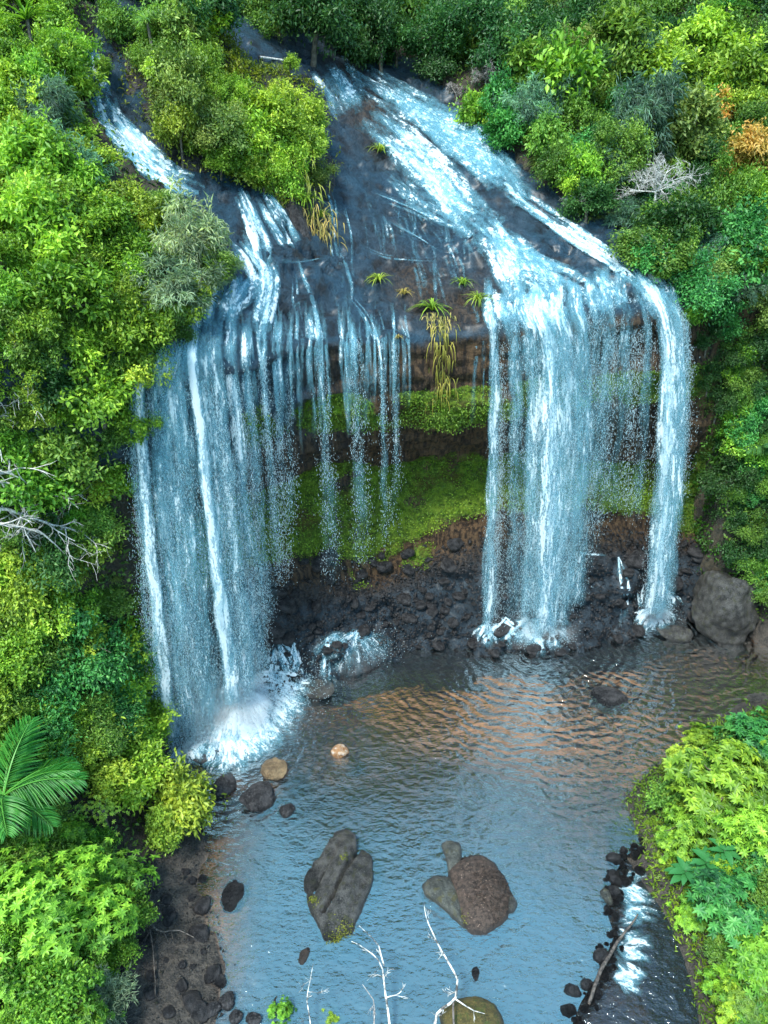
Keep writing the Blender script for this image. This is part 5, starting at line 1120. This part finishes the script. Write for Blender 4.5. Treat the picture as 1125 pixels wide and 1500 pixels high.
# ------------------------------------------------------------------ bare branches and driftwood
def bare(mb, p, d, ln, rad, depth, r, spread=.6, kids=(2, 4), wob=.18):
    n = 6; pts = [np.array(p, float)]; dd = np.array(d, float)
    for k in range(n - 1):
        dd = unit(dd + r.normal(0, wob, 3)); pts.append(pts[-1] + dd * ln / (n - 1))
    tube(mb, pts, np.linspace(rad, rad * .45, n), 5 if rad > .02 else 3)
    if depth == 0: return
    for k in range(int(r.integers(*kids)) + 1):
        f = r.uniform(.3, 1.0); q = pts[min(n - 1, int(f * (n - 1)))]; bare(mb, q, unit(dd + r.normal(0, spread, 3)), ln * r.uniform(.5, .8), max(.008, rad * .55), depth - 1, r, spread, kids, wob)
def dead_tree(px, py, rpx, label, m='dead', hc=1.5, depth=4, seed=1, rad=.06, lean=(0, -.3, .8), stems=4, flat=1.0):
    h = hit(bvh_all, px, py, hc); s = rpx / F * depth_of(h[0]); root = empty('bare_tree', h[0]); tag(root, label, 'bare tree'); r = np.random.default_rng(seed)
    mb = MB(); tube(mb, [(0, 0, -.3), (.05, 0, hc * .4), (0, 0, hc * .7)], (rad * 1.4, rad * 1.2, rad)); link('trunk', mb.mesh('trunk', M[m], True), root)
    for k in range(stems):
        mb = MB(); a = k * 6.28 / stems + r.uniform(-.4, .4); bare(mb, (0, 0, hc * .7), unit(np.array((math.cos(a), math.sin(a), .35 * flat)) + np.array(lean) * .4), s * .55, rad * .75, depth, r)
        link('branch', mb.mesh('branch', M[m], True), root)
dead_tree(965, 255, 70, 'bare white crown of twigs on the upper right slope', 'dead', 2.6, 4, 3, .05, stems=6)
dead_tree(1035, 320, 44, 'smaller bare grey branches below the bare white crown', 'deadgrey', 2.0, 3, 4, .05, stems=4)
dead_tree(850, 290, 34, 'low tangle of bleached twigs beside the cascade', 'dead', .8, 4, 5, .035, stems=6)
dead_tree(712, 105, 34, 'grey tangle of dead twigs at the top right of the cascade head', 'deadgrey', 1.3, 4, 6, .03, stems=8)
dead_tree(668, 130, 22, 'small grey ball of twigs at the cascade head', 'deadgrey', .7, 4, 7, .025, stems=6)
def limb(px_list, zs, rads, label, m='dead', name='bare_branch', twigs=3, seed=0, surf=None, cat='branch', tw_len=.8):
    if surf is not None: pts = np.array([hit(bvh_all, a, b, zz)[0] + (0, 0, zz) for (a, b), zz in zip(px_list, zs)])
    else: pts = np.array([on_z(a, b, zz) for (a, b), zz in zip(px_list, zs)])
    o = pts[0].copy(); root = empty(name, o); tag(root, label, cat)
    p, _ = resample(pts, .25); r = np.random.default_rng(seed); p = p + np.cumsum(r.normal(0, .012, p.shape), 0); mb = MB(); rr = np.interp(np.linspace(0, 1, len(p)), np.linspace(0, 1, len(rads)), rads)
    tube(mb, p - o, rr, 6); link('limb', mb.mesh('limb', M[m], True), root)
    for k in range(twigs):
        j_ = int(r.uniform(.25, .98) * (len(p) - 1)); d = unit(np.gradient(p, axis=0)[j_] + r.normal(0, .55, 3)); mb = MB(); bare(mb, p[j_] - o, d, tw_len * r.uniform(.6, 1.2), rr[j_] * .6, 2, r, .5, (1, 3)); link('twig', mb.mesh('twig', M[m], True), root)
# left white branches reach out over the slope
for k, (a, zs) in enumerate([([(-60, 640), (0, 600), (40, 555), (60, 530)], (9.4, 10, 10, 10)), ([(-60, 610), (20, 600), (70, 590), (120, 640)], (9.4, 10, 10, 9.4)), ([(-60, 700), (20, 690), (60, 675), (90, 640)], (8.6, 9, 9, 9)), ([(-60, 740), (10, 745), (80, 770), (160, 785)], (7, 7.4, 7.4, 7)), ([(-60, 760), (20, 770), (60, 778), (95, 810)], (7, 7.2, 7.2, 7)), ([(-60, 690), (30, 715), (90, 715), (140, 740)], (8.2, 8.6, 8.6, 8.2))]):
    limb(a, zs, (.085, .06, .04, .016), 'bleached %s bare branch sticking out over the left slope' % ('topmost', 'second from top', 'middle long', 'long low drooping', 'lowest', 'forked')[k], 'dead', twigs=11, seed=20 + k, surf=1, tw_len=1.2)
limb([(575, 1540), (569, 1480), (562, 1415), (548, 1398), (518, 1380)], (.2, .8, 1.4, 1.5, 1.6), (.05, .042, .032, .02, .01), 'white bare branch forking up to the tip of the wedge boulder', 'birch', twigs=4, seed=31, tw_len=.6)
limb([(562, 1415), (552, 1380), (524, 1355)], (1.4, 1.7, 1.9), (.028, .02, .009), 'upper fork of white branch right of the wedge boulder', 'birch', twigs=1, seed=32, tw_len=.4)
limb([(630, 1540), (640, 1480), (665, 1462), (668, 1430), (640, 1385), (622, 1345), (618, 1320)], (.6, 1.0, 1.2, 1.4, 1.7, 1.9, 2.0), (.055, .05, .042, .036, .03, .022, .01), 'crooked white branch reaching the gravel capped boulder', 'birch', twigs=5, seed=33, tw_len=.4)
limb([(665, 1462), (690, 1480), (710, 1486)], (1.2, 1.1, 1.05), (.028, .02, .009), 'short white side branch over the mossy boulder', 'birch', twigs=1, seed=34, tw_len=.3)
limb([(668, 1540), (665, 1490), (664, 1462)], (.4, .9, 1.2), (.05, .045, .036), 'dark stem under the crooked white branch', 'log', twigs=0, seed=35)
limb([(460, 1540), (450, 1460), (461, 1410)], (.3, .9, 1.3), (.022, .018, .008), 'slender white branch left of the others at the bottom', 'birch', twigs=4, seed=36, tw_len=.45)
limb([(548, 1540), (548, 1465), (530, 1440)], (.3, .9, 1.2), (.03, .022, .01), 'small twiggy branch between the white ones at the bottom', 'deadgrey', twigs=2, seed=37, tw_len=.45)
limb([(862, 1470), (880, 1420), (905, 1375), (932, 1340)], (.15, .2, .25, .3), (.06, .07, .055, .03), 'dark driftwood log lying across the outflow stones', 'log', 'driftwood_log', 0, 38, cat='log')
limb([(380, 84), (400, 86), (420, 90)], (.1, .1, .1), (.07, .06, .05), 'pale fallen log in the shaded upper stream', 'dead', 'fallen_log', 0, 39, 1, cat='log')
limb([(205, 1340), (235, 1365), (260, 1360), (285, 1372)], (.75, .6, .5, .35), (.04, .035, .03, .015), 'crooked root lying on the brown left bank', 'log', 'root', 3, 40, cat='root')
limb([(228, 1280), (215, 1340), (225, 1400), (228, 1460)], (.6, .65, .65, .6), (.03, .03, .025, .015), 'long thin root running down the left bank', 'log', 'root', 3, 41, cat='root')
limb([(-20, 1240), (40, 1205), (90, 1195), (120, 1180)], (3, 3.2, 3.2, 3.3), (.05, .045, .03, .015), 'brown bent branch under the left palm', 'bark', twigs=4, seed=42)
# rapids below the stones
mb = MB()
for k in range(80):
    t = rng.uniform(0, 1); a = np.array((np.interp(t, (0, .4, 1), (900, 906, 896)) + rng.uniform(-2, 14), np.interp(t, (0, .4, 1), (1285, 1330, 1440)))); b = a + (rng.uniform(14, 50), rng.uniform(-14, 30))
    p = np.array([on_z(*a, -.14), on_z(*((a * .6 + b * .4) + rng.normal(0, 3, 2)), -.33), on_z(*b, -.34)]); ribbon(mb, resample(p, .08)[0], np.array((.12, .34, .3)), np.array((.1, .5, .38, .05)), .02 + .001 * k, np.tile((0, 0, 1.0), (3, 1)), 300 + k)
tag(link('rapids', mb.mesh('rapids', M['splash'], True)), 'white rapids spilling past the driftwood log into the creek', 'rapids')
for px, py, r_, cl, lab in ((408, 1492, 22, BRI, 'bright shrub tip at the bottom edge, left'), (486, 1494, 18, LIME, 'bright shrub tip at the bottom edge, right of slender branch'), (690, 1492, 16, BRI, 'green sprig on the mossy boulder')):
    leafy(px, py, r_, 'rosette', cl, lab, .6, 'shrub', 'shrub')
